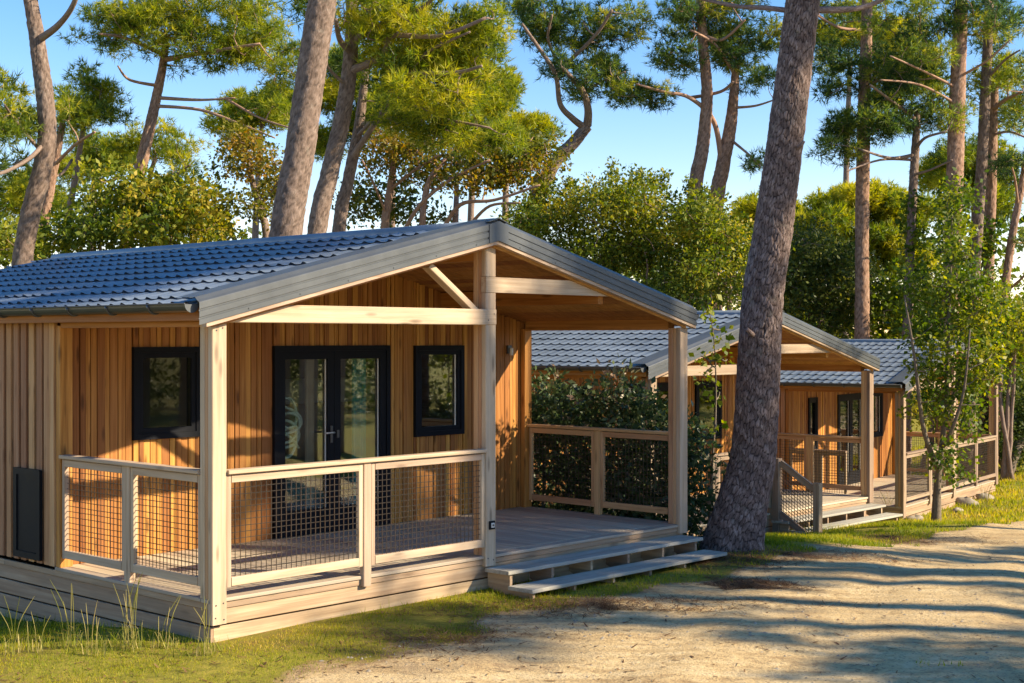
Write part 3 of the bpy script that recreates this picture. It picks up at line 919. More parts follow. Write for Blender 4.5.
def bark_trunk(P, rr, nseg, ds, cu, cv, depth, flare=0.0):
    """a trunk with cracked bark plates in its surface"""
    P = np.array([tuple(p) for p in P]); rr = np.array(rr)
    L = np.concatenate([[0], np.cumsum(np.linalg.norm(np.diff(P, axis=0), axis=1))])
    n = max(8, int(L[-1] / ds)); l = np.linspace(0, L[-1], n)
    C = np.stack([np.interp(l, L, P[:, i]) for i in range(3)], -1); r = np.interp(l, L, rr)
    d = unit(np.gradient(C, axis=0))
    a = unit(np.cross(d, np.array([0.31, 0.93, 0.2]))); b = np.cross(d, a)
    th = np.linspace(0, 2 * np.pi, nseg, endpoint=False)
    T, LL = np.meshgrid(th, l)
    nU = max(6, int(round(2 * np.pi * r.mean() / cu)))
    p1, p2, p3 = RNG.uniform(0, 6, 3)
    u = T / (2 * np.pi) * nU + .35 * np.sin(LL * 9 + p1) + .25 * np.sin(LL * 23 + 3 * T + p2)
    v = LL / cv + .35 * np.sin(3 * T + p3) + .25 * np.sin(7 * T + LL * 3) + .2 * np.sin(13 * T + p1)
    iu, iv = np.floor(u), np.floor(v)
    def hsh(x, y, k): return np.abs(np.sin(x * 127.1 + y * 311.7 + k * 74.7 + p1 * 10) * 43758.5453) % 1.0
    f1 = np.full(u.shape, 9.0); f2 = np.full(u.shape, 9.0); cell = np.zeros(u.shape)
    for di in (-1, 0, 1):
        for dj in (-1, 0, 1):
            cx, cy = iu + di, iv + dj
            w = np.mod(cx, nU)
            dist = np.hypot(cx + .15 + .7 * hsh(w, cy, 1) - u, cy + .1 + .8 * hsh(w, cy, 2) - v)
            nr = dist < f1
            f2 = np.where(nr, f1, np.minimum(f2, dist)); cell = np.where(nr, hsh(w, cy, 3), cell); f1 = np.where(nr, dist, f1)
    plate = ss(0.0, 0.20, f2 - f1) * (.8 + .2 * np.sin(LL * 31 + 5 * T)) 
    fl = np.clip(1 - l / 1.0, 0, 1)[:, None] * flare
    rad = r[:, None] * (1 + fl * fl * (.20 * np.sin(5 * T + 1) + .10 * np.sin(3 * T)) + .03 * np.sin(2 * T + LL * .8) + .02 * np.sin(3 * T - LL * 1.7))
    rad = rad + depth * (plate - .7) + depth * .7 * (cell - .5) + RNG.normal(size=u.shape) * depth * .10
    V = C[:, None, :] + rad[..., None] * (np.cos(T)[..., None] * a[:, None, :] + np.sin(T)[..., None] * b[:, None, :])
    G = np.stack([LL + p1, np.cos(T) * r[:, None] + p2, np.sin(T) * r[:, None] + p3], -1)
    k = np.arange(nseg)[None, :]; k2 = (k + 1) % nseg; i0 = np.arange(n - 1)[:, None] * nseg
    Q = np.stack([i0 + k, i0 + k2, i0 + nseg + k2, i0 + nseg + k], -1).reshape(-1, 4)
    return V.reshape(-1, 3), Q, {'grain': G.reshape(-1, 3), 'plate': plate.ravel(), 'cell': cell.ravel()}

class Tree:
    """trunk + limbs + crown; branches grow from the nearest wood to every clump of foliage"""
    def __init__(self, name, label, cat, barkm, group=None):
        self.root = empty(name); tag(self.root, label, cat, group)
        self.bark = barkm
        self.nodes = []          # (point, radius)
        self.tm, self.bm = MB(), MB()
        self.clumps = []
        self.limbs = []
    def trunk(self, pts, rad, n=14, sub=8, jit=0.05, ribs=0.0, nodes_from=0.55, rough=None):
        P = curve(pts, sub, 0.0)
        r = lerp_list(rad, len(P))
        if rough: self.tdata = bark_trunk(P, r, *rough)
        else: self.tm.tube(P, r, n, jit, True, True, None, ribs)
        k0 = int(len(P) * nodes_from)
        for p, rr in list(zip(P, r))[k0:]: self.nodes.append((p, rr))
        self.root.location = (0, 0, 0)
        self.base = P[0]
    def limb(self, pts, r0, r1, n=7):
        P = curve(pts, 6, 0.0)
        r = [r0 + (r1 - r0) * i / (len(P) - 1) for i in range(len(P))]
        lm = MB(); lm.tube(P, r, n, 0.08); self.limbs.append(lm)
        for p, rr in zip(P[2:], r[2:]): self.nodes.append((p, rr))
    def blob(self, c, r, n, cr, dens=1.0, tint=0.5, tv=0.18):
        """n clumps of size cr spread through an ellipsoid"""
        p, d = ell_points(n, np.array(c), np.array(r), 0.45)
        for q in p:
            self.clumps.append((q, cr * RNG.uniform(0.5, 1.55), dens, float(np.clip(RNG.normal(tint, tv), 0.02, 0.98))))
    def grow(self, rmax=0.06, twig=True):
        if not self.nodes: return
        order = sorted(range(len(self.clumps)), key=lambda i: min((Vector(self.clumps[i][0]) - n[0]).length for n in self.nodes))
        NP = [tuple(n[0]) for n in self.nodes]; NR = [n[1] for n in self.nodes]
        for i in order:
            c = np.array(self.clumps[i][0])
            A = np.array(NP)
            dv = c - A
            dist = np.linalg.norm(dv, axis=1) + 0.8 * np.maximum(0, -dv[:, 2])
            k = int(np.argmin(dist))
            p = Vector(NP[k]); q = Vector(c)
            L = (q - p).length
            if L < 0.15: continue
            r0 = min(rmax, NR[k] * 0.66, 0.014 + 0.030 * L)
            r0 = max(r0, 0.012)
            side = Vector((random.uniform(-1, 1), random.uniform(-1, 1), random.uniform(-.9, .3))) * L * 0.14
            mid = p.lerp(q, 0.5) + side
            P = curve([p, mid, q], 4, 0.012 * L)
            r = [r0 + (max(0.006, r0 * .35) - r0) * j / (len(P) - 1) for j in range(len(P))]
            self.bm.tube(P, r, 5, 0.05, False)
            for pp, rr in zip(P[2:], r[2:]): NP.append(tuple(pp)); NR.append(rr)
    def finish_pine(self, mat, per=34, length=0.24, width=0.026, n=11, branches=True):
        VV, TT = [], []
        for (c, r, dens, tint) in self.clumps:
            k = max(5, int(per * dens * (r / 0.5) ** 1.6))
            pos, d = ell_points(k, c, np.array([r, r, r * 0.62]), 0.35)
            dirs = d * 0.8 + np.array([0, 0, 0.55])
            ti = np.clip(tint + 0.14 * RNG.normal(size=k), 0, 1)
            v, t = tufts(pos, dirs, length, width, ti, n)
            VV.append(v); TT.append(t)
        self._finish(VV, TT, 3, mat, 'crown')
    def finish_leaf(self, mat, per=90, length=0.10, width=0.055, part='crown', flat=0.8, up=0.15):
        VV, TT = [], []
        for (c, r, dens, tint) in self.clumps:
            k = max(6, int(per * dens * (r / 0.5) ** 1.7))
            pos, d = ell_points(k, c, np.array([r, r, r * flat]), 0.25)
            ti = np.clip(tint + 0.12 * RNG.normal(size=k), 0, 1)
            v, t = leaves(pos, d + np.array([0, 0, up]), length, width, ti)
            VV.append(v); TT.append(t)
        self._finish(VV, TT, 4, mat, part)
    def _finish(self, VV, TT, k, mat, part):
        if getattr(self, 'tdata', None): mesh_np('trunk', self.tdata[0], 4, self.bark, self.root, self.tdata[2], self.tdata[1], True)
        elif self.tm.v: self.tm.build('trunk', self.bark, self.root)
        for lm in self.limbs: lm.build('limb', self.bark, self.root)
        if self.bm.v: tag(self.bm.build('twigs', self.bark, self.root), kind='stuff')
        if VV: mesh_np(part, np.concatenate(VV), k, mat, self.root, {'tint': np.concatenate(TT)})
        # set the handle of the tree on the ground below its trunk
        b = getattr(self, 'base', None)
        if b is None and self.clumps:
            cc = np.mean([c[0] for c in self.clumps], axis=0); b = Vector((cc[0], cc[1], gzf(cc[0], cc[1])))
        if b is not None:
            off = Vector(b)
            self.root.location = off
            for o in list(self.root.children): o.location = -off

def px_tree(name, label, cat, z, trunk, widths, blobs, bark_m, mat, limbs=(), kind='pine', cr=0.31, per=44, tint=0.5, tv=0.26, dz=1.3, sides=12, leaf=(0.10, 0.055), need=(0.20, 0.021), group=None, rmax=0.06, dens=1.0, jit=0.05):
    t = Tree(name, label, cat, bark_m, group)
    pts = [W(x, y, z) for x, y in trunk]
    # carry the trunk down to the ground
    p, q = pts[0], pts[1]
    g = gzf(p.x, p.y) - 0.12
    sl = (p - q); k = (p.z - g) / max(0.2, -sl.z / max(1e-3, sl.length)) if sl.z < 0 else 0
    foot = p + sl.normalized() * k if k > 0 else p
    foot = Vector((p.x + (foot.x - p.x) * 0.5, p.y + (foot.y - p.y) * .5, g))
    ws = [w / F * z / 2 for w in widths]
    if p.z - g > 0.3:
        pts = [foot] + pts; ws = [ws[0] * 1.25] + ws
    if len(ws) != len(pts): ws = lerp_list(ws, len(pts))
    t.trunk(pts, ws, sides, 6, jit, rough=(40, .045, .075, .20, .016) if kind == 'pine' and max(widths) > 8 else None)
    for lb in limbs:
        d0 = 0.0; lp = []
        s = -dz * 0.95
        for i, (x, y) in enumerate(lb[0]): lp.append(W(x, y, z + s * i / max(1, len(lb[0]) - 1)))
        t.limb(lp, lb[1] / F * z / 2, lb[2] / F * z / 2)
    for b in blobs:
        cx, cy, rx, ry, n = b[:5]
        ti = b[5] if len(b) > 5 else tint
        c = W(cx, cy, z + random.uniform(-.3, .3) * dz)
        t.blob(c, (rx / F * z, max(dz, rx / F * z * 0.8), ry / F * z), max(3, int(n * (1.08 if kind == 'pine' else 1.5))), cr, dens, ti, tv)
    t.grow(rmax)
    if kind == 'pine': t.finish_pine(mat, per, need[0], need[1], 9)
    else: t.finish_leaf(mat, per, leaf[0], leaf[1])
    return t

PG = 'tall pines behind the cabins'
BG, BR = M['bark_grey'], M['bark_red']
N1, N2 = M['needle'], M['needle_blue']
px_tree('pine_tree', 'leaning bare pine trunk with a forked side limb, at the far left edge', 'tree', 27,
        [(24, 250), (47, 140), (38, 45), (29, -10), (22, -70)], [20, 18, 15, 13, 10],
        [(10, 100, 26, 30, 16), (16, 135, 22, 16, 9), (-10, 160, 26, 26, 9), (20, -110, 110, 45, 22), (90, -50, 40, 20, 7)], BG, N1,
        [([(39, 40), (58, 26), (74, 4), (84, -30)], 8, 4), ([(47, 140), (30, 158), (5, 172), (-15, 176)], 5, 3), ([(40, 150), (15, 120), (5, 105)], 4, 2)], group=PG)
px_tree('pine_tree', 'thin straight pine just right of the leaning pine at the left edge', 'tree', 34,
        [(41, 250), (50, 190), (58, 150), (63, 122)], [10, 9, 7, 5],
        [(66, 108, 24, 18, 16), (52, 120, 14, 10, 6)], BR, N1, [([(55, 165), (75, 145), (95, 132)], 4, 2)], group=PG)
px_tree('pine_tree', 'slender dark stemmed pine with a rounded crown, third from the left edge', 'tree', 35,
        [(65, 248), (76, 175), (86, 112)], [7, 6, 4],
        [(93, 98, 24, 20, 20), (110, 116, 16, 12, 9), (92, 78, 12, 10, 6), (75, 115, 16, 10, 6)], BG, N1, [([(72, 160), (60, 175), (40, 177)], 3, 1.5)], group=PG, tint=.42)
px_tree('pine_tree', 'pine with a wide umbrella crown and bare horizontal branches over the roof', 'tree', 34.5,
        [(128, 235), (140, 172), (152, 118), (163, 66), (166, 36)], [14, 12, 10, 8, 5],
        [(165, 28, 62, 20, 46, .55), (245, 34, 58, 26, 46, .6), (118, 22, 36, 18, 20), (205, 54, 60, 12, 26, .5), (98, 40, 22, 10, 9, .35), (290, 65, 24, 32, 22, .5), (200, 0, 80, 22, 40, .5), (270, 105, 30, 16, 9)], BR, N1,
        [([(155, 106), (200, 110), (240, 124), (275, 138)], 4, 1.5), ([(157, 98), (200, 100), (235, 98)], 4, 1.5), ([(160, 86), (130, 80), (118, 66)], 4, 1.5), ([(164, 60), (210, 52), (260, 44)], 6, 2.5), ([(164, 55), (125, 38), (100, 34)], 5, 2), ([(225, 98), (260, 118), (290, 128)], 3, 1.5)], group=PG, tv=.2)
px_tree('pine_tree', 'small pale green pine in front of the wide umbrella pine', 'tree', 38,
        [(150, 245), (152, 205), (150, 178), (156, 158)], [7, 6, 5, 4],
        [(165, 142, 36, 16, 22, .6), (132, 150, 22, 12, 10, .6), (185, 165, 18, 12, 8)], BG, N1, [([(151, 185), (175, 175), (190, 165)], 3, 1.5)], group=PG)
px_tree('pine_tree', 'thick grey pine trunk rising straight behind the ridge of the nearest roof', 'tree', 23,
        [(284, 250), (300, 150), (315, 50), (324, -10), (332, -80)], [34, 30, 28, 27, 22],
        [(335, -150, 130, 55, 30), (300, -100, 60, 20, 10)], BG, N1, [], group=PG, sides=18)
px_tree('pine_tree', 'pine with winding dark limbs spreading right from a forked trunk', 'tree', 27,
        [(315, 245), (330, 172), (344, 110), (351, 50), (352, 0), (350, -50)], [20, 18, 16, 14, 11, 8],
        [(420, 38, 66, 30, 48, .62), (462, 82, 34, 20, 22, .48), (385, 12, 56, 22, 30, .5), (430, 98, 46, 14, 22, .62), (345, -25, 70, 22, 22), (478, 28, 26, 28, 20, .5), (400, 66, 40, 18, 18, .7), (310, 10, 22, 18, 8), (480, 60, 22, 30, 14, .4)], BG, N1,
        [([(347, 72), (372, 62), (386, 50), (392, 36), (440, 36), (486, 18)], 9, 3), ([(374, 62), (408, 72), (455, 73), (482, 66)], 7, 2.5), ([(351, 52), (340, 40), (336, 20)], 8, 4), ([(352, 42), (384, 24), (420, 10), (440, -10)], 8, 3), ([(412, 72), (428, 52), (470, 32)], 5, 2), ([(345, 84), (330, 70), (322, 55)], 4, 2)], group=PG, rmax=.05)
px_tree('pine_tree', 'shaded slim pine close beside the winding limbed pine', 'tree', 29,
        [(337, 245), (348, 182), (358, 132), (363, 95), (366, 62)], [14, 12, 10, 8, 5],
        [(425, 122, 60, 12, 26, .6), (465, 132, 46, 16, 20, .45), (500, 140, 24, 14, 9), (385, 100, 22, 14, 8)], BG, N1,
        [([(350, 160), (376, 122), (404, 80), (420, 60)], 7, 2.5), ([(358, 125), (420, 117), (490, 128)], 5, 2), ([(353, 140), (395, 100), (415, 95)], 4, 2)], group=PG)
px_tree('pine_tree', 'crooked pine with a kinked, twice forked trunk against open sky', 'tree', 36,
        [(536, 205), (544, 182), (556, 160), (574, 142), (587, 126)], [16, 15, 13, 12, 11],
        [(575, 26, 52, 24, 44, .4), (612, 55, 26, 34, 26, .42), (538, 22, 26, 20, 18, .4), (592, 84, 36, 12, 20, .35), (622, 98, 16, 8, 7), (518, 5, 16, 14, 8), (555, 68, 26, 12, 10), (632, 20, 18, 26, 12)], BG, N2,
        [([(585, 128), (572, 118), (560, 104), (555, 74), (536, 44), (522, 24)], 8, 2.5), ([(587, 126), (588, 110), (583, 92), (570, 76), (560, 66)], 9, 3), ([(555, 74), (577, 54), (598, 32), (612, 10)], 5, 2.5), ([(560, 66), (548, 40), (552, 15)], 4, 2), ([(583, 92), (605, 80), (625, 72)], 3, 1.5)], group=PG, rmax=.045)
px_tree('pine_tree', 'gently bowed pine, left of the pair behind the yellow shrubs', 'tree', 36,
        [(693, 210), (702, 150), (707, 95), (703, 45), (700, 0), (698, -60)], [14, 13, 11, 10, 9, 7],
        [(690, 8, 36, 14, 12, .4), (700, -80, 80, 35, 20), (730, 5, 36, 12, 12)], BR, N2, [([(703, 35), (722, 40), (745, 20)], 4, 2)], group=PG)
px_tree('pine_tree', 'forked pine, right of the pair beside the big leaning trunk', 'tree', 36.5,
        [(715, 222), (722, 170), (730, 128), (734, 92), (736, 62)], [15, 14, 12, 9, 6],
        [(738, 56, 34, 20, 26, .45), (684, 58, 30, 14, 16, .38), (655, 98, 22, 8, 9, .35), (716, 28, 46, 14, 22, .4), (752, 82, 20, 10, 10, .5), (757, 164, 12, 7, 6, .3), (772, 30, 20, 18, 10), (670, 20, 22, 14, 8, .35), (640, 84, 12, 7, 5)], BR, N2,
        [([(722, 168), (714, 122), (690, 98), (664, 92), (636, 84)], 6, 2), ([(731, 140), (748, 154), (760, 166)], 3, 1.5), ([(733, 108), (755, 106), (774, 100)], 3, 1.5), ([(690, 98), (720, 92), (733, 82)], 4, 2.5), ([(735, 75), (715, 45), (690, 30)], 4, 2)], group=PG)
px_tree('pine_tree', 'straight dark pine rising just right of the big leaning trunk', 'tree', 36,
        [(862, 360), (862, 250), (863, 150), (866, 40), (868, -60)], [15, 14, 13, 11, 9],
        [(842, 50, 26, 34, 20, .42), (884, 76, 32, 34, 22, .35), (830, 95, 18, 14, 7, .3), (870, -90, 90, 40, 22), (820, 8, 26, 12, 9)], BR, N2,
        [([(866, 30), (840, 28), (815, 14)], 4, 2), ([(864, 90), (890, 70), (905, 55)], 4, 2)], group=PG)
px_tree('pine_tree', 'thin pine with flat spreading crown between the dark pine and the ivy trunks', 'tree', 35,
        [(907, 345), (911, 230), (915, 150), (917, 112)], [10, 9, 8, 5],
        [(872, 128, 40, 16, 26, .35), (838, 150, 24, 10, 12, .3), (902, 104, 42, 18, 28, .4), (942, 120, 24, 14, 12, .4), (892, 78, 42, 18, 24, .45), (845, 125, 20, 12, 9, .4)], BG, N2,
        [([(914, 155), (890, 158), (862, 150)], 4, 2), ([(914, 160), (880, 160), (845, 172)], 3, 1.2), ([(915, 150), (925, 138), (945, 132)], 4, 2), ([(913, 175), (930, 170), (952, 160)], 3, 1.5), ([(916, 120), (890, 100), (870, 85)], 4, 2)], group=PG)
px_tree('pine_tree', 'tallest reddish pine trunk of the right hand cluster, wrapped in ivy', 'tree', 34.5,
        [(949, 345), (953, 240), (956, 130), (959, 50), (963, -60)], [18, 17, 16, 14, 11],
        [(925, 18, 56, 24, 34, .4), (905, 60, 40, 16, 16, .45), (975, 20, 40, 26, 22, .4), (960, -80, 90, 35, 18)], BR, N2,
        [([(957, 88), (925, 72), (890, 56)], 3, 1.5), ([(957, 78), (985, 62), (1010, 40)], 3, 1.5), ([(958, 105), (920, 85), (880, 80)], 3, 1.5)], group=PG)
px_tree('pine_tree', 'slim pine directly right of the tallest ivy wrapped trunk', 'tree', 36,
        [(970, 345), (978, 220), (985, 100), (990, -30)], [12, 11, 10, 8],
        [(1000, 26, 30, 26, 16, .4), (990, -70, 60, 30, 14)], BG, N2, [([(986, 80), (1005, 60), (1020, 50)], 3, 1.5)], group=PG)
px_tree('pine_tree', 'short topped pine right of the slim pine, crown touching the right edge', 'tree', 37,
        [(986, 345), (990, 220), (993, 110), (995, 80)], [11, 11, 9, 6],
        [(1003, 74, 30, 16, 20, .45), (1012, 118, 18, 9, 8, .35), (980, 90, 16, 10, 7), (1030, 90, 24, 24, 12)], BR, N1,
        [([(993, 110), (1005, 100), (1022, 92)], 5, 2), ([(992, 135), (1010, 132), (1030, 140)], 3, 1.5)], group=PG)
px_tree('pine_tree', 'thin leaning pine by itself at the right edge against pale sky', 'tree', 36,
        [(1001, 325), (1010, 250), (1018, 205), (1030, 140)], [9, 8, 7, 6],
        [(1012, 164, 13, 8, 7, .35), (1040, 110, 30, 30, 16), (1030, 240, 14, 8, 5)], BR, N2, [([(1018, 205), (1015, 180), (1012, 168)], 3, 1.5), ([(1008, 290), (1022, 278), (1034, 262)], 3, 1.5)], group=PG)
px_tree('pine_tree', 'bright green bushy pine farther back, seen past the straight dark pine', 'tree', 46,
        [(868, 350), (868, 290), (866, 240), (866, 215)], [10, 9, 8, 6],
        [(850, 202, 38, 14, 26, .7), (900, 210, 34, 18, 26, .7), (818, 222, 28, 12, 16, .7), (875, 240, 36, 12, 20, .6), (905, 262, 26, 14, 14, .55), (830, 252, 28, 12, 14, .6), (800, 232, 18, 12, 8, .65)], BG, N1, [], cr=.5, per=60, need=(.24, .034), group=PG)
px_tree('pine_tree', 'distant yellow green pine crown low beside the right of the big trunk', 'tree', 50,
        [(775, 330), (775, 260), (776, 222)], [9, 8, 5],
        [(760, 212, 26, 12, 16, .75), (795, 222, 24, 14, 14, .75), (745, 228, 20, 12, 10, .6)], BG, N1, [], cr=.5, per=60, need=(.24, .034), group=PG)

for (lab, z_, tr, bl) in [
    ('distant pine filling the gap between the umbrella pine and the thick grey trunk', 46, [(255, 250), (258, 180), (262, 120)], [(255, 112, 34, 14, 20), (285, 100, 24, 12, 12), (232, 128, 20, 10, 9)]),
    ('distant pine with ragged crown behind the winding limbed pine', 48, [(392, 245), (393, 170), (396, 110)], [(395, 100, 44, 18, 30), (360, 118, 22, 14, 12), (330, 140, 20, 16, 12)]),
    ('distant low pine at the left, under the slender dark stemmed one', 50, [(30, 250), (32, 215), (34, 190)], [(28, 192, 32, 14, 20), (55, 205, 22, 12, 12), (5, 205, 22, 12, 12)]),
    ('distant pine above the olive brown oak, left of the crooked pine', 50, [(505, 245), (506, 180), (508, 130)], [(505, 122, 34, 14, 20), (478, 138, 24, 12, 12), (535, 135, 18, 10, 8)]),
    ('distant pine behind the right hand trunk cluster', 50, [(972, 345), (973, 250), (975, 170)], [(968, 160, 40, 16, 24), (1000, 180, 24, 14, 14), (938, 178, 24, 14, 14), (985, 205, 30, 14, 14)]),
    ('distant pine between the umbrella pine and the leaning one, its crown low', 52, [(92, 250), (94, 190), (96, 155)], [(100, 150, 30, 12, 16), (80, 170, 20, 10, 9), (122, 165, 18, 10, 8)]),
    ('distant pine filling the canopy right of the winding limbs', 46, [(470, 245), (474, 150), (478, 60)], [(470, 105, 34, 14, 22), (500, 92, 20, 12, 11), (440, 62, 26, 16, 14), (350, 70, 26, 18, 14), (330, 95, 18, 14, 9)]),
    ('distant pine with open crown above the straight dark one', 52, [(845, 345), (846, 180), (850, 60)], [(850, 30, 40, 20, 24), (900, 40, 30, 22, 20), (815, 40, 22, 14, 10), (925, 70, 26, 18, 14)]),
]:
    px_tree('pine_tree', lab, 'tree', z_, tr, [7, 6, 4], bl, BG, N1, cr=.5, per=60, need=(.22, .03), group=PG, dz=2.2)

# the big leaning trunk in front
t = Tree('pine_tree', 'big rugged pine trunk leaning right, at the end of the grey steps', 'tree', M['bark_big'])
zb = 16.1
tp = [W(732, 562, zb), W(737, 530, zb), W(743, 500, zb), W(754, 444, zb), W(763, 300, zb), W(773, 230, zb), W(790, 100, zb), W(803, 0, zb), W(818, -120, zb), (4.1, 16.4, 10.5), (4.3, 16.5, 13)]
tw = [66, 56, 49, 43, 40, 38.5, 36, 34, 31]
rad = [w / F * zb / 2 for w in tw] + [.22, .12]
P = curve(tp, 14); rr = lerp_list(rad, len(P))
tv_, tq_, ta_ = bark_trunk(P, rr, 190, .016, .038, .095, .012, .7)
mesh_np('trunk', tv_, 4, M['bark_big'], t.root, ta_, tq_, True)
t.base = P[0]
t.nodes = [(p, r_) for p, r_ in zip(P, rr)][-60:]
t.limb([W(800, 12, zb), W(765, 8, zb + .3), W(735, 6, zb + .6), W(690, -4, zb + 1)], .035, .02)
t.limb([W(806, 10, zb), W(840, 10, zb + .2), W(868, 6, zb + .4), W(900, -10, zb + .5)], .045, .025)
t.limb([W(760, 338, zb), W(752, 334, zb - .22), W(747, 329, zb - .3)], .035, .02)
t.limb([W(788, 150, zb), W(799, 147, zb - .2), W(804, 141, zb - .24)], .03, .016)
t.blob((4.2, 16.5, 11.5), (3.6, 3.2, 1.6), 40, .6, 1, .45)
t.blob((6.6, 17, 8.0), (1.2, 1.2, .6), 6, .5, 1, .45)
t.grow(.08)
t.finish_pine(N2, 26, .26, .03)

# broad-leaved trees and shrubs
AG = 'autumn oaks behind the nearest roof'
px_tree('oak_tree', 'brownish oak showing between the umbrella pine and the thick grey trunk', 'tree', 33,
        [(268, 250), (262, 215), (252, 180), (248, 155)], [8, 7, 6, 4],
        [(250, 158, 40, 20, 34, .62), (236, 138, 22, 12, 14, .7), (274, 190, 20, 30, 20, .5), (258, 212, 30, 14, 12, .45)], M['bark_grey'], M['autumn'], [([(260, 205), (280, 180), (290, 160)], 3, 1.5)], 'leaf', .34, 80, .55, .2, leaf=(.095, .065), group=AG)
px_tree('oak_tree', 'golden brown oak crown with reddish stems right of the shaded pine', 'tree', 34,
        [(384, 245), (388, 205), (393, 170), (396, 150)], [9, 8, 7, 5],
        [(395, 140, 40, 16, 30, .75), (440, 155, 46, 22, 44, .55), (380, 165, 26, 20, 16, .6), (420, 178, 40, 14, 16, .5)], BR, M['autumn'], [([(390, 190), (415, 170), (440, 155)], 4, 2), ([(387, 215), (372, 180), (362, 160)], 3, 1.5)], 'leaf', .34, 80, .55, .2, leaf=(.095, .065), group=AG)
px_tree('oak_tree', 'olive brown oak with low sloping branches just above the roof ridge', 'tree', 33,
        [(422, 245), (424, 205), (430, 180), (446, 158)], [7, 6, 6, 4],
        [(490, 158, 46, 26, 50, .5), (525, 168, 36, 24, 34, .55), (540, 145, 22, 16, 12, .45), (470, 180, 46, 10, 18, .6)], BR, M['autumn'],
        [([(402, 235), (420, 205), (450, 180), (490, 160)], 5, 2), ([(440, 235), (460, 205), (495, 200), (540, 185)], 5, 2), ([(470, 225), (490, 206), (520, 203)], 4, 2)], 'leaf', .34, 80, .55, .2, leaf=(.095, .065), group=AG)
px_tree('oak_tree', 'small green oak low behind the roof between the slim trunks', 'tree', 37,
        [(455, 245), (456, 210), (457, 180)], [7, 6, 4],
        [(375, 205, 24, 20, 16, .35), (408, 205, 20, 14, 10, .35), (350, 200, 14, 18, 8, .35), (440, 215, 18, 8, 6, .4)], BR, M['autumn'], [], 'leaf', .45, 40, .35, .2, leaf=(.12, .08), group=AG)

def shrub(name, label, z, blobs, mat, cr=.4, per=80, tint=.5, tv=.2, leaf=(.10, .055), dz=1.5, group=None, sprigs=None, barkm=None, cat='shrub', up=.2):
    t = Tree(name, label, cat, barkm or M['bark_grey'], group)
    xs = [b[0] for b in blobs]; cx = sum(xs) / len(xs)
    b0 = W(cx, 400, z); g = gzf(b0.x, b0.y)
    t.base = Vector((b0.x, b0.y, g))
    for k in range(3):
        q = W(cx + random.uniform(-12, 12), max(b[1] for b in blobs) - 5, z + random.uniform(-.6, .6))
        P = curve([(b0.x + random.uniform(-.3, .3), b0.y + random.uniform(-.3, .3), g - .05), (b0.x + random.uniform(-.3, .3), b0.y, (g + q.z) / 2), q], 5, .02)
        t.tm.tube(P, lerp_list([.07, .05, .03], len(P)), 7, .05)
        for p in P[3:]: t.nodes.append((p, .05))
    for (bx, by, rx, ry, n, *ti) in blobs:
        c = W(bx, by, z + random.uniform(-.4, .4) * dz)
        t.blob(c, (rx / F * z, max(dz, rx / F * z * .7), ry / F * z), n, cr, 1.0, ti[0] if ti else tint, tv)
    for (bx, by, h) in (sprigs or []):
        for k in range(5):
            c = W(bx + random.uniform(-2, 2), by - h * k / 5, z)
            t.clumps.append((np.array(c), .14, 2.0, .6))
    t.grow(.035)
    t.finish_leaf(mat, per, leaf[0], leaf[1], 'foliage', .85, up)
    return t

SG = 'yellow green shrubs behind the cabins'
shrub('shrub', 'yellow green shrub right below the crooked pine', 33, [(552, 218, 40, 26, 50), (525, 225, 26, 16, 22), (585, 250, 46, 24, 44), (600, 205, 30, 22, 26, .6), (640, 300, 40, 20, 20, .35)], M['olive'], .36, 170, .52, group=SG, sprigs=[(545, 196, 10), (570, 190, 12)], leaf=(.09, .052))
shrub('shrub', 'tallest yellow green shrub with upright sprigs, left of the paired pines', 33.5, [(632, 205, 36, 24, 50, .6), (660, 235, 46, 34, 56, .5), (620, 250, 40, 26, 40, .45), (680, 285, 46, 26, 36, .4)], M['olive'], .36, 170, .5, group=SG, sprigs=[(612, 178, 20), (640, 182, 14), (665, 190, 20), (655, 186, 14)], leaf=(.09, .052))
shrub('shrub', 'yellow green shrub spreading behind the big leaning trunk', 33, [(700, 218, 32, 22, 40, .6), (722, 245, 42, 28, 50, .55), (735, 282, 44, 24, 40, .5), (690, 270, 30, 26, 26, .4), (755, 250, 24, 20, 20, .5)], M['olive'], .36, 170, .5, group=SG, sprigs=[(690, 192, 16), (705, 198, 12)], leaf=(.09, .052))
shrub('evergreen_tree', 'dark evergreen mass behind the second cabin right of the leaning trunk', 38, [(806, 262, 34, 34, 56), (836, 285, 34, 34, 46), (800, 310, 36, 26, 36), (785, 285, 24, 40, 28), (850, 315, 34, 22, 26)], M['dark_leaf'], .55, 85, .5, leaf=(.12, .06), cat='tree')
shrub('shrub', 'sunlit yellow shrub below the umbrella pine at the left', 32, [(152, 200, 40, 22, 46, .7), (190, 205, 36, 22, 40, .75), (165, 232, 50, 14, 30, .5), (210, 230, 24, 14, 12, .6)], M['olive'], .36, 170, .65, leaf=(.12, .07), group=SG)
shrub('shrub', 'green shrub between the thin pines and the sunlit yellow shrub', 33, [(105, 205, 26, 16, 18, .5), (95, 232, 40, 14, 32, .45), (120, 180, 18, 12, 10, .65), (60, 240, 26, 12, 16, .4)], M['olive'], .5, 70, .45, leaf=(.12, .07), group=SG)
shrub('shrub', 'low shrub in the far left corner behind the roof', 31, [(4, 246, 26, 18, 26, .6), (30, 252, 22, 12, 14, .5), (12, 225, 8, 8, 4, .4)], M['olive'], .45, 75, .5, leaf=(.12, .07), group=SG)
shrub('shrub', 'leafy green thicket at the foot of the ivy wrapped trunks', 37, [(900, 300, 26, 26, 30, .5), (925, 320, 30, 26, 30, .5), (880, 325, 24, 20, 18, .5), (985, 310, 26, 28, 30, .5), (960, 300, 24, 24, 20, .5)], M['young'], .45, 75, .5, leaf=(.12, .08))
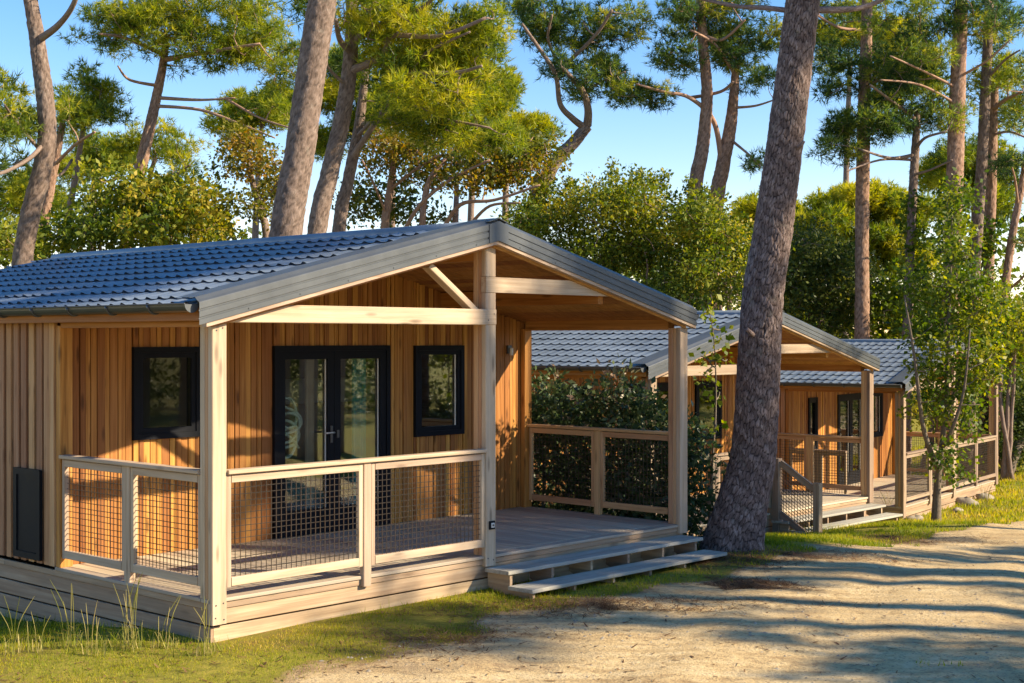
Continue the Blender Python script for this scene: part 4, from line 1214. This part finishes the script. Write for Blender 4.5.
shrub('shrub', 'light green shrub at the right edge above the last cabin', 35, [(1010, 330, 24, 22, 26, .7), (1030, 345, 24, 24, 20, .65), (990, 345, 16, 16, 12, .6)], M['young'], .45, 80, .65, leaf=(.12, .08))
shrub('evergreen_tree', 'dark evergreen shrub beyond the end of the last porch at the right edge', 37, [(1012, 400, 26, 34, 40, .5), (1035, 420, 26, 40, 30, .5), (1000, 430, 16, 26, 18, .4), (1020, 455, 24, 18, 16, .4), (985, 370, 20, 22, 14, .4)], M['dark_leaf'], .5, 90, .45, leaf=(.12, .06), cat='tree')

# young leafy tree before the last cabin
t = Tree('young_tree', 'young many stemmed leafy tree in front of the last cabin', 'tree', M['bark_pale'])
z = 25.3
b = W(936, 517, z); b.z = gzf(b.x, b.y) - .05
t.base = b
t.trunk([b, W(938, 480, z), W(942, 445, z), W(946, 400, z), W(948, 340, z), W(950, 280, z), W(952, 215, z)], [.10, .062, .052, .042, .034, .026, .012], 12, 5, .06, 0, .3)
t.limb([W(939, 470, z), W(930, 450, z - .2), W(922, 420, z - .4), W(915, 360, z - .5), W(905, 300, z - .6)], .06, .015)
t.limb([W(945, 420, z), W(956, 390, z + .3), W(968, 340, z + .4), W(978, 290, z + .5)], .05, .012)
t.limb([W(941, 450, z), W(952, 430, z - .5), (W(964, 390, z - .7)), W(970, 330, z - .9)], .045, .012)
for (bx, by, rx, ry, n, ti) in [(945, 280, 30, 56, 44, .5), (925, 345, 25, 44, 34, .5), (968, 340, 27, 48, 36, .55), (952, 200, 9, 22, 9, .5), (934, 452, 14, 18, 7, .4), (948, 470, 9, 14, 4, .4), (950, 395, 30, 28, 24, .4), (918, 400, 22, 22, 11, .4), (980, 375, 18, 28, 13, .6), (950, 215, 14, 28, 14, .45), (915, 290, 18, 26, 14, .5), (985, 300, 18, 26, 14, .55), (958, 432, 12, 10, 4, .4)]:
    t.blob(W(bx + 7, by, z), (rx * .82 / F * z, .8, ry / F * z), int(n * 1.1), .25, 1, ti, .2)
t.grow(.02)
t.finish_leaf(M['young'], 125, .08, .06, 'crown', .9, -.1)

# ivy on three trunks
def ivy(label, z, pts, n, rad):
    t = Tree('ivy', label, 'ivy', M['bark_pale'])
    P = curve([W(x, y, z) for x, y in pts], 5)
    t.base = P[0]
    t.tm.tube([p + Vector((.0, -rad * 1.05, 0)) for p in P], .012, 5)
    for i in range(n):
        p = random.choice(P); a = random.uniform(0, 6.28); r = rad * random.uniform(1.0, 1.9)
        t.clumps.append((np.array(p) + np.array([r * math.cos(a), r * math.sin(a), random.uniform(-.3, .3)]), random.uniform(.12, .26), 2.2, float(np.clip(random.gauss(.4, .2), 0, 1))))
    t.finish_leaf(M['young'], 60, .12, .10, 'leaves', .9, -.3)
ivy('ivy climbing the thin flat crowned pine', 35, [(907, 330), (910, 280), (912, 240), (912, 205)], 44, .13)
ivy('ivy climbing highest, on the tallest trunk of the right cluster', 34.5, [(949, 345), (951, 290), (953, 240), (952, 190)], 60, .18)
ivy('ivy between the slim pine and the short topped pine', 36.3, [(974, 345), (977, 290), (982, 250), (984, 230)], 60, .16)

# laurel hedge beside the first porch
t = Tree('hedge', 'dark laurel hedge growing against the right side of the nearest porch', 'hedge', M['bark_grey'])
c = L1 @ Vector((7.0, 1.5, 0)); t.base = Vector((c.x, c.y, gzf(c.x, c.y)))
for k in range(9):
    q = L1 @ Vector((6.85 + random.uniform(-.1, .15), .5 + k * .42, 0)); g = gzf(q.x, q.y)
    P = curve([(q.x, q.y, g - .05), (q.x + .05, q.y, g + .7), (q.x + random.uniform(-.2, .2), q.y + .1, g + 1.6)], 4, .02)
    t.tm.tube(P, lerp_list([.03, .02, .01], len(P)), 6)
for k in range(950):
    s_ = random.uniform(6.60, 7.15); tt = random.uniform(.15, 4.6); zz = random.uniform(-.3, 1.15 + .62 * min(1, tt / 1.2))
    c = L1 @ Vector((s_, tt, zz)); t.clumps.append((np.array(c), random.uniform(.2, .32), 1.0, float(np.clip(random.gauss(.45, .18), 0, .8))))
for k in range(70):
    s_ = random.uniform(6.65, 7.15); tt = random.uniform(.9, 4.6); zz = 1.55 + .5 * random.random() ** 1.4
    c = L1 @ Vector((s_, tt, zz)); t.clumps.append((np.array(c), random.uniform(.12, .2), .9, float(np.clip(random.gauss(.75, .2), 0, 1))))
t.finish_leaf(M['laurel'], 100, .085, .04, 'foliage', 1.0, .25)

t = Tree('sapling', 'thin sapling with a few pale leaves left of the big leaning trunk', 'sapling', M['bark_pale'])
z = 16.6
b = W(708, 540, z); b.z = gzf(b.x, b.y)
t.base = b
t.trunk([b, W(712, 470, z), W(716, 400, z), W(714, 340, z), W(708, 305, z)], [.016, .013, .010, .007, .004], 6, 4, 0, 0, .3)
for (bx, by, n) in [(708, 318, 4), (722, 335, 4), (712, 355, 4), (704, 380, 3), (718, 395, 4), (728, 360, 3), (716, 430, 3), (700, 352, 2), (712, 300, 3)]:
    for k in range(n):
        t.clumps.append((np.array(W(bx + random.uniform(-5, 5), by + random.uniform(-8, 8), z + random.uniform(-.15, .15))), .09, 1.6, random.uniform(.4, .9)))
t.grow(.006)
t.finish_leaf(M['young'], 60, .075, .055, 'leaves', 1, -.2)

# leaning pale log at the right edge
mb = MB(); p = W(1005, 492, 36); p.z = gzf(p.x, p.y) - .05
mb.tube(curve([p, W(1012, 462, 36), W(1022, 440, 36.3), W(1040, 425, 36.6)], 4), [.16] * 4 + [.13] * 4 + [.10] * 5, 10, .06)
o = mb.build('leaning_trunk', M['bark_pale']); tag(o, 'pale bare trunk leaning over at the right edge beyond the last porch', 'trunk')

# far wood: one mass of crowns closing the horizon
VV, TT = [], []
for k in range(460):
    y = RNG.uniform(62, 95); x = RNG.uniform(-.46, .46) * y
    hmax = 5.2 + 2.2 * math.sin(x * .31) + 1.6 * math.sin(x * .83 + 1)
    zz = RNG.uniform(-.5, max(2.5, hmax))
    n = 110
    pos, d = ell_points(n, np.array([x, y, zz]), np.array([1.5, 1.5, 1.1]), .4)
    v, t_ = leaves(pos, d, .42, .26, np.clip(RNG.normal(.45, .2) + .1 * RNG.normal(size=n), 0, 1))
    VV.append(v); TT.append(t_)
far = mesh_np('far_wood', np.concatenate(VV), 4, M['olive'], None, {'tint': np.concatenate(TT)})
tag(far, 'far off mass of trees closing the view behind the cabins', 'trees', None, 'stuff')

# pines beside the road, right of the view: their crowns give the dappled shade
def road_pine(x, y, h, label, blobs, tint=.45):
    t = Tree('pine_tree', label, 'tree', M['bark_grey'], 'pines beyond the road')
    g = gzf(x, y)
    t.trunk([(x, y, g - .1), (x + .15, y + .1, g + h * .4), (x - .1, y + .2, g + h * .75), (x, y, g + h)], [.26, .2, .16, .08], 12, 6, .05)
    for (dx, dy, dz, rx, ry, rz_, n) in blobs:
        t.blob((x + dx, y + dy, g + dz), (rx, ry, rz_), n, .6, 1, tint)
    t.grow(.06)
    t.finish_pine(N1, 24, .28, .05)
SUN_EL, SUN_AZ = 30.0, 102.0        # azimuth clockwise from +y
SHX, SHY = math.sin(R(SUN_AZ)), math.cos(R(SUN_AZ))
TE = math.tan(R(SUN_EL))
# where each crown stands: a across the sunlight, b its height over the sun's grazing line, d metres towards the sun
SHADE = [
    (14.9, 1.5, 16, 2.2, 0.9, 34, 'broad pine beyond the road, its shade on the grey steps'),
    (16.8, 0.6, 19, 1.8, 0.9, 16, 'pine beyond the road, its shade on the foot of the big trunk'),
    (12.9, -1.0, 16, 3.0, 0.3, 9, 'low crowned pine beyond the road, its shade on the sand'),
    (11.6, -1.9, 18, 2.4, 0.25, 6, 'narrow pine beyond the road, its shade across the wheel tracks'),
    (15.2, 7.4, 13, 2.9, 0.5, 70, 'tall flat crowned pine beyond the road, its shade on the nearest roof'),
    (13.0, 6.5, 17, 1.3, 0.3, 12, 'thin crowned pine beyond the road, its shade low on the nearest roof'),
    (22.5, 0.9, 16, 2.4, 1.1, 18, 'pine beyond the road, its shade on the second cabin'),
    (10.4, -0.6, 14, 1.4, 0.2, 4, 'small pine beyond the road, its shade in streaks on the sand'),
    (14.8, 4.3, 21, 1.4, 0.4, 24, 'slim pine beyond the road, its shade on the right of the first gable'),
    (17.0, 9.0, 15, 2.2, 0.35, 18, 'tallest pine beyond the road, its shade on the far roof end'),
    (14.3, 3.2, 19, 1.2, 0.4, 14, 'slender pine beyond the road, its shade on the right bay of the first porch'),
    (12.0, 1.6, 17, 1.0, 0.2, 4, 'young pine beyond the road, its shade in spots on the first railing'),
    (18.5, -1.6, 20, 3.0, 0.3, 10, 'wide thin pine beyond the road, its shade on the far bend of the track'),
]
for (a, b_, d_, ra, rz_, n, lab) in SHADE:
    x = -SHY * a + SHX * d_; y = SHX * a + SHY * d_
    h = b_ + TE * d_ - gzf(x, y)
    road_pine(x, y, h, lab, [(0, 0, h, ra, ra, rz_, n)])

# undergrowth of the wood beyond the road
VV, TT = [], []
for k in range(520):
    y = RNG.uniform(-40, 70); x = RNG.uniform(44, 60)
    zz = RNG.uniform(-1, 7.5)
    pos, d = ell_points(520, np.array([x, y, zz]), np.array([1.7, 1.7, 1.2]), .4)
    v, t_ = leaves(pos, d, .20, .13, np.clip(RNG.normal(.35, .2) + .1 * RNG.normal(size=520), 0, 1))
    VV.append(v); TT.append(t_)
o = mesh_np('far_wood', np.concatenate(VV), 4, M['dark_leaf'], None, {'tint': np.concatenate(TT)})
tag(o, 'mass of trees and undergrowth on the far side of the road, right of the view', 'trees', None, 'stuff')

# ------------------------------------------------------------------ grass, stems, litter, stones
def blades(n, sampler, hmin, hmax, w, tint_fn, lean=.35):
    x, y = sampler(n)
    z = gz(x, y)
    m = len(x)
    h = RNG.uniform(hmin, hmax, m)
    a = RNG.uniform(0, 2 * np.pi, m)
    side = np.stack([np.cos(a), np.sin(a), 0 * a], -1) * w / 2
    p = np.stack([x, y, z - .004], -1)
    ld = RNG.normal(size=(m, 3)) * lean * h[:, None]; ld[:, 2] = h
    tri = np.stack([p - side, p + side, p + ld], 1).reshape(-1, 3)
    return tri, np.repeat(np.clip(tint_fn(x, y) + .14 * RNG.normal(size=m), 0, 1), 3)

def verge_sampler(x0, x1, y0, y1, keep):
    def f(n):
        x = RNG.uniform(x0, x1, n); y = RNG.uniform(y0, y1, n)
        s, t = st(x, y)
        d = road_d(x, y) + wob(x, y)
        inside1 = (s > .0) & (s < CW) & (t > .0) & (t < 8)
        k = (~inside1) & keep(x, y, s, t, d)
        return x[k], y[k]
    return f
patch = lambda x, y: .5 + .5 * np.sin(2.1 * x + 1.3 * y) * np.sin(1.7 * y - 2.6 * x + 1) + .35 * np.sin(6.1 * x + 2) * np.sin(5.3 * y)
gt = lambda x, y: .48 + .16 * np.sin(1.3 * x - 2.2 * y) + .12 * np.sin(4.1 * x + 3.3 * y)
VV, TT = [], []
for args in [
    (150000, verge_sampler(-7, 1.0, 9.0, 14.5, lambda x, y, s, t, d: (d < .25 - .5 * RNG.random(len(x)) ** 2) & (patch(x, y) > RNG.uniform(.0, 1.0, len(x)))), .010, .036, .007, lambda x, y: .56 + .24 * np.sin(.9 * x - 1.7 * y + 1) * np.sin(2.3 * x + .8 * y) + .16 * np.sin(5.1 * x + 3.3 * y) * np.sin(4.3 * y - 2.1 * x)),
    (5200, verge_sampler(-7, 1.0, 9.3, 14.5, lambda x, y, s, t, d: (d < -.1) & (np.sin(3.1 * x + 1.7 * y) * np.sin(2.9 * y - 3.7 * x + 2) > RNG.uniform(.2, 1.1, len(x)))), .05, .13, .008, lambda x, y: gt(x, y) - .1),
    (60000, verge_sampler(-1, 4.5, 11.5, 18, lambda x, y, s, t, d: (d < .1) & (d > -1.6) & (patch(x, y) > RNG.uniform(.1, .95, len(x)))), .02, .06, .009, lambda x, y: gt(x, y) - .12),
    (60000, verge_sampler(3, 8.5, 16, 24, lambda x, y, s, t, d: (d < .15) & (d > -2.6) & (t < 2.6) & (patch(x, y) > RNG.uniform(.0, .8, len(x)))), .025, .08, .013, lambda x, y: gt(x, y) - .1),
    (90000, verge_sampler(6.5, 22, 23, 48, lambda x, y, s, t, d: (d < .2) & (d > -7) & (patch(x, y) > RNG.uniform(-.4, .5, len(x)))), .04, .12, .03, lambda x, y: gt(x, y) + .12),
    (5000, verge_sampler(2, 8, 9, 15, lambda x, y, s, t, d: (d > 2.2) & (patch(x * .8, y * 1.1) > RNG.uniform(1.0, 1.25, len(x)))), .02, .06, .012, lambda x, y: gt(x, y)),
    (24000, verge_sampler(-8, 0, 11, 20, lambda x, y, s, t, d: (s < -.02) & (s > -1.4) & (t > -.3)), .03, .12, .009, lambda x, y: gt(x, y) - .2),
]:
    v, t_ = blades(*args); VV.append(v); TT.append(t_)
o = mesh_np('grass', np.concatenate(VV), 3, M['grass'], None, {'tint': np.concatenate(TT)})
tag(o, 'short green and yellow grass along the cabins and the road edge', 'grass', None, 'stuff')

# tall dry stems, each tuft one thing
def tuft(x, y, n, h, label):
    mb = MB(); g = gzf(x, y); tints = []
    for k in range(n):
        a = random.uniform(0, 6.28); l = random.uniform(.05, .35); hh = h * random.uniform(.6, 1.05)
        bx, by = x + random.uniform(-.06, .06), y + random.uniform(-.05, .05)
        P = curve([(bx, by, g - .02), (bx + .3 * l * math.cos(a) * hh, by + .3 * l * math.sin(a) * hh, g + hh * .55), (bx + l * math.cos(a) * hh * 1.1, by + l * math.sin(a) * hh, g + hh)], 4)
        mb.tube(P, lerp_list([.0026, .002, .0034, .0012], len(P)), 4, 0, False)
    for k in range(n * 5):
        a = random.uniform(0, 6.28); hh = h * random.uniform(.15, .45); l = random.uniform(.2, .9)
        bx, by = x + random.uniform(-.10, .10), y + random.uniform(-.07, .07)
        p1 = Vector((bx + l * hh * .4 * math.cos(a), by + l * hh * .4 * math.sin(a), g + hh * .7)); p2 = Vector((bx + l * hh * math.cos(a), by + l * hh * math.sin(a), g + hh * .8))
        s = Vector((-math.sin(a), math.cos(a), 0)) * .0026
        b0 = Vector((bx, by, g - .01))
        mb.quad(b0 - s, b0 + s, p1 + s * .8, p1 - s * .8); mb.quad(p1 - s * .8, p1 + s * .8, p2 + s * .1, p2 - s * .1)
    o = mb.build('grass_tuft', M['straw'])
    a = o.data.attributes.new('tint', 'FLOAT', 'POINT'); a.data.foreach_set('value', np.array(mb.r, dtype=np.float32))
    tag(o, label, 'grass', 'dry grass tufts beside the nearest cabin')
def gpt(px, py):
    z = CAMH / ((py - HY) / F)
    for _ in range(8):
        x = (px - CX) / F * z
        z = (CAMH - gzf(x, z)) / ((py - HY) / F)
    return (px - CX) / F * z, z
for (px, py, n, h, lab) in [(128, 650, 9, .62, 'tallest dry grass tuft, in front of the side rail baluster'), (68, 648, 5, .52, 'thin dry stems in front of the black hatch'), (35, 652, 4, .40, 'short dry stems near the left edge'), (8, 655, 4, .46, 'dry stems cut by the left edge of the photo'),
                            (165, 648, 5, .40, 'sparse green tuft between the tallest tuft and the corner post'), (204, 655, 6, .42, 'dry tuft at the corner of the nearest cabin'), (95, 655, 5, .46, 'dry stems left of the tallest tuft')]:
    x, y = gpt(px, py); tuft(x, y, n, h, lab)
for (px, py, lab) in [(985, 510, 'dry tuft on the bank below the last porch railing'), (890, 518, 'small green tuft at the foot of the last cabin corner post')]:
    x, y = gpt(px, py); tuft(x, y, 10, .6, lab)

# needle litter drifts
def drift(px, py, rx, ry, n, label):
    x0, y0 = gpt(px, py)
    r = np.sqrt(RNG.random(n)); a = RNG.uniform(0, 6.28, n)
    q0 = RNG.uniform(0, 6, 3); r = r ** 1.3 * (1 + .35 * np.sin(2 * a + q0[0]) + .25 * np.sin(3 * a + q0[1]) + .2 * np.sin(7 * a + q0[2]))
    x = x0 + rx * r * np.cos(a); y = y0 + ry * r * np.sin(a)
    h = .035 * np.clip(1 - r, 0, 1)
    z = gz(x, y) + .008 + h * RNG.random(n)
    b = RNG.uniform(0, 6.28, n)
    d = np.stack([np.cos(b), np.sin(b), RNG.normal(0, .16, n)], -1) * RNG.uniform(.04, .10, (n, 1))
    s = np.stack([-np.sin(b), np.cos(b), 0 * b], -1) * .003
    p = np.stack([x, y, z], -1)
    q = np.stack([p - s, p + s, p + d + s, p + d - s], 1).reshape(-1, 3)
    o = mesh_np('needle_litter', q, 4, M['litter'], None, {'tint': np.repeat(RNG.random(n), 4)})
    tag(o, label, 'needles', None, 'stuff')
drift(752, 586, .42, .36, 2600, 'small dark red heap of fallen pine needles on the sandy road')
drift(895, 540, 1.1, .9, 2600, 'brown drift of fallen needles at the road edge below the last cabin')
drift(600, 607, 1.5, .5, 2600, 'scattered brown needles along the road edge in front of the steps')
drift(722, 560, .75, .5, 2600, 'brown needles heaped round the foot of the big leaning trunk')
drift(800, 556, 1.2, .8, 2400, 'scattered brown needles right of the big leaning trunk')
drift(440, 640, .9, .5, 900, 'thin scatter of brown needles where grass meets sand')

# stones by the last cabin and pebbles on the road
def stone(px, py, r, label):
    x, y = gpt(px, py); g = gzf(x, y)
    mb = MB(); n, m_ = 10, 7
    ph = [random.uniform(0, 6) for _ in range(3)]
    vs = []
    for i in range(m_ + 1):
        th = math.pi * i / m_
        for k in range(n):
            a = 2 * math.pi * k / n
            rr_ = r * (1 + .16 * math.sin(2 * a + ph[0]) + .12 * math.sin(3 * th + ph[1] + a))
            rr_ *= random.uniform(.88, 1.1)
            vs.append((x + 1.3 * rr_ * math.sin(th) * math.cos(a), y + rr_ * math.sin(th) * math.sin(a), g + .25 * r + .62 * rr_ * math.cos(th)))
    fs = []
    for i in range(m_):
        for k in range(n):
            k2 = (k + 1) % n; fs.append((i * n + k, (i + 1) * n + k, (i + 1) * n + k2, i * n + k2))
    mb._add(vs, fs, vs, .5, True)
    o = mb.build('stone', M['stone']); tag(o, label, 'stone', 'pale stones below the last cabin')
for (px, py, r, lab) in [(915, 519, .20, 'pale stone at the foot of the last cabin corner post'), (922, 509, .24, 'larger pale stone left of the young tree'), (966, 505, .26, 'pale stone right of the young tree'), (985, 499, .2, 'pale stone under the last porch railing'), (958, 512, .14, 'small pale stone right beside the young tree base')]:
    stone(px, py, r * .7, lab)

# gravel and woodland debris lying on the sand
n = 9000
y = 8.5 + 26 * RNG.random(n) ** 1.6; x = RNG.uniform(-.3, .48, n) * y
k = (sand_mask(x, y) > .3) & (.5 + .5 * np.sin(1.9 * x + .8 * y) * np.sin(1.1 * y - 2.2 * x) > RNG.random(n) * 1.1)
x, y = x[k], y[k]; z = gz(x, y); m = len(x)
r = .004 + .011 * RNG.random(m) ** 3 + .0004 * y
oct_ = np.array([(1, 0, 0), (0, 1, 0), (-1, 0, 0), (0, -1, 0), (0, 0, .7)], float)
Vp = np.stack([x, y, z + .005], -1)[:, None, :] + r[:, None, None] * oct_[None] * RNG.uniform(.6, 1.4, (m, 5, 1))
tri = np.array([(0, 1, 4), (1, 2, 4), (2, 3, 4), (3, 0, 4)])
fi = (np.arange(m)[:, None, None] * 5 + tri[None]).reshape(-1, 3)
o = mesh_np('gravel', Vp.reshape(-1, 3), 3, M['stone'], None, None, fi)
tag(o, 'scattered small gravel on the sandy road', 'gravel', None, 'stuff')
n = 5200
y = 9 + 22 * RNG.random(n) ** 1.5; x = RNG.uniform(-.36, .44, n) * y
s_, t_ = st(x, y)
k = (road_d(x, y) > -1.6) & ~((s_ > -.05) & (s_ < 17) & (t_ > -.75)) & (RNG.random(n) < .85 - .16 * np.clip(road_d(x, y), 0, 4)); x, y = x[k], y[k]; m = len(x)
a = RNG.uniform(0, 6.28, m); L = RNG.uniform(.02, .09, m); w = RNG.uniform(.003, .012, m)
d_ = np.stack([np.cos(a), np.sin(a), RNG.uniform(-.05, .25, m)], -1) * L[:, None]; sd = np.stack([-np.sin(a), np.cos(a), 0 * a], -1) * w[:, None]
p = np.stack([x, y, gz(x, y) + .008], -1)
o = mesh_np('woodland_debris', np.stack([p - sd, p + sd, p + d_ + sd * .5, p + d_ - sd * .5], 1).reshape(-1, 3), 4, M['litter'], None, {'tint': np.repeat(RNG.random(m), 4)})
tag(o, 'bits of bark, twigs and dead leaves strewn on the sandy road', 'debris', None, 'stuff')

# ------------------------------------------------------------------ sun, sky, camera
world = bpy.data.worlds.new('World'); SC.world = world; world.use_nodes = True
wn = world.node_tree.nodes; wl = world.node_tree.links
bgn = wn['Background']
sky = wn.new('ShaderNodeTexSky'); sky.sky_type = 'NISHITA'; sky.sun_disc = False
sky.sun_elevation = R(SUN_EL); sky.sun_rotation = R(SUN_AZ)
sky.air_density = 1.0; sky.dust_density = 0.1; sky.ozone_density = 3.0; sky.altitude = 600
hs = wn.new('ShaderNodeHueSaturation'); hs.inputs['Saturation'].default_value = 1.33; hs.inputs['Hue'].default_value = 0.506; wl.new(sky.outputs[0], hs.inputs['Color'])
tn = wn.new('ShaderNodeMix'); tn.data_type = 'RGBA'; tn.blend_type = 'MULTIPLY'; tn.inputs['Factor'].default_value = 1.0
tn.inputs[7].default_value = (1.32, .975, .85, 1); wl.new(hs.outputs[0], tn.inputs[6])
wl.new(tn.outputs[2], bgn.inputs['Color']); bgn.inputs['Strength'].default_value = 0.105
sl = bpy.data.lights.new('sun', 'SUN'); sl.energy = 4.15; sl.angle = R(0.6); sl.color = (1.0, .83, .58)
so = bpy.data.objects.new('sun', sl); COL.objects.link(so)
d = Vector((math.sin(R(SUN_AZ)) * math.cos(R(SUN_EL)), math.cos(R(SUN_AZ)) * math.cos(R(SUN_EL)), math.sin(R(SUN_EL))))
so.rotation_euler = d.to_track_quat('Z', 'Y').to_euler()
so.location = (20, 10, 20)

cd = bpy.data.cameras.new('camera'); cam = bpy.data.objects.new('camera', cd); COL.objects.link(cam)
cam.location = (0, 0, CAMH)
cam.rotation_euler = (R(90) - math.atan((341.5 - HY) / F), 0, 0)
cd.sensor_width = 36; cd.lens = F / 1024 * 36; cd.clip_end = 2000
SC.camera = cam
SC.view_settings.view_transform = 'Standard'; SC.view_settings.look = 'None'
SC.view_settings.exposure = 1.40; SC.view_settings.gamma = 1.0
SC.render.resolution_x = 1024; SC.render.resolution_y = 683
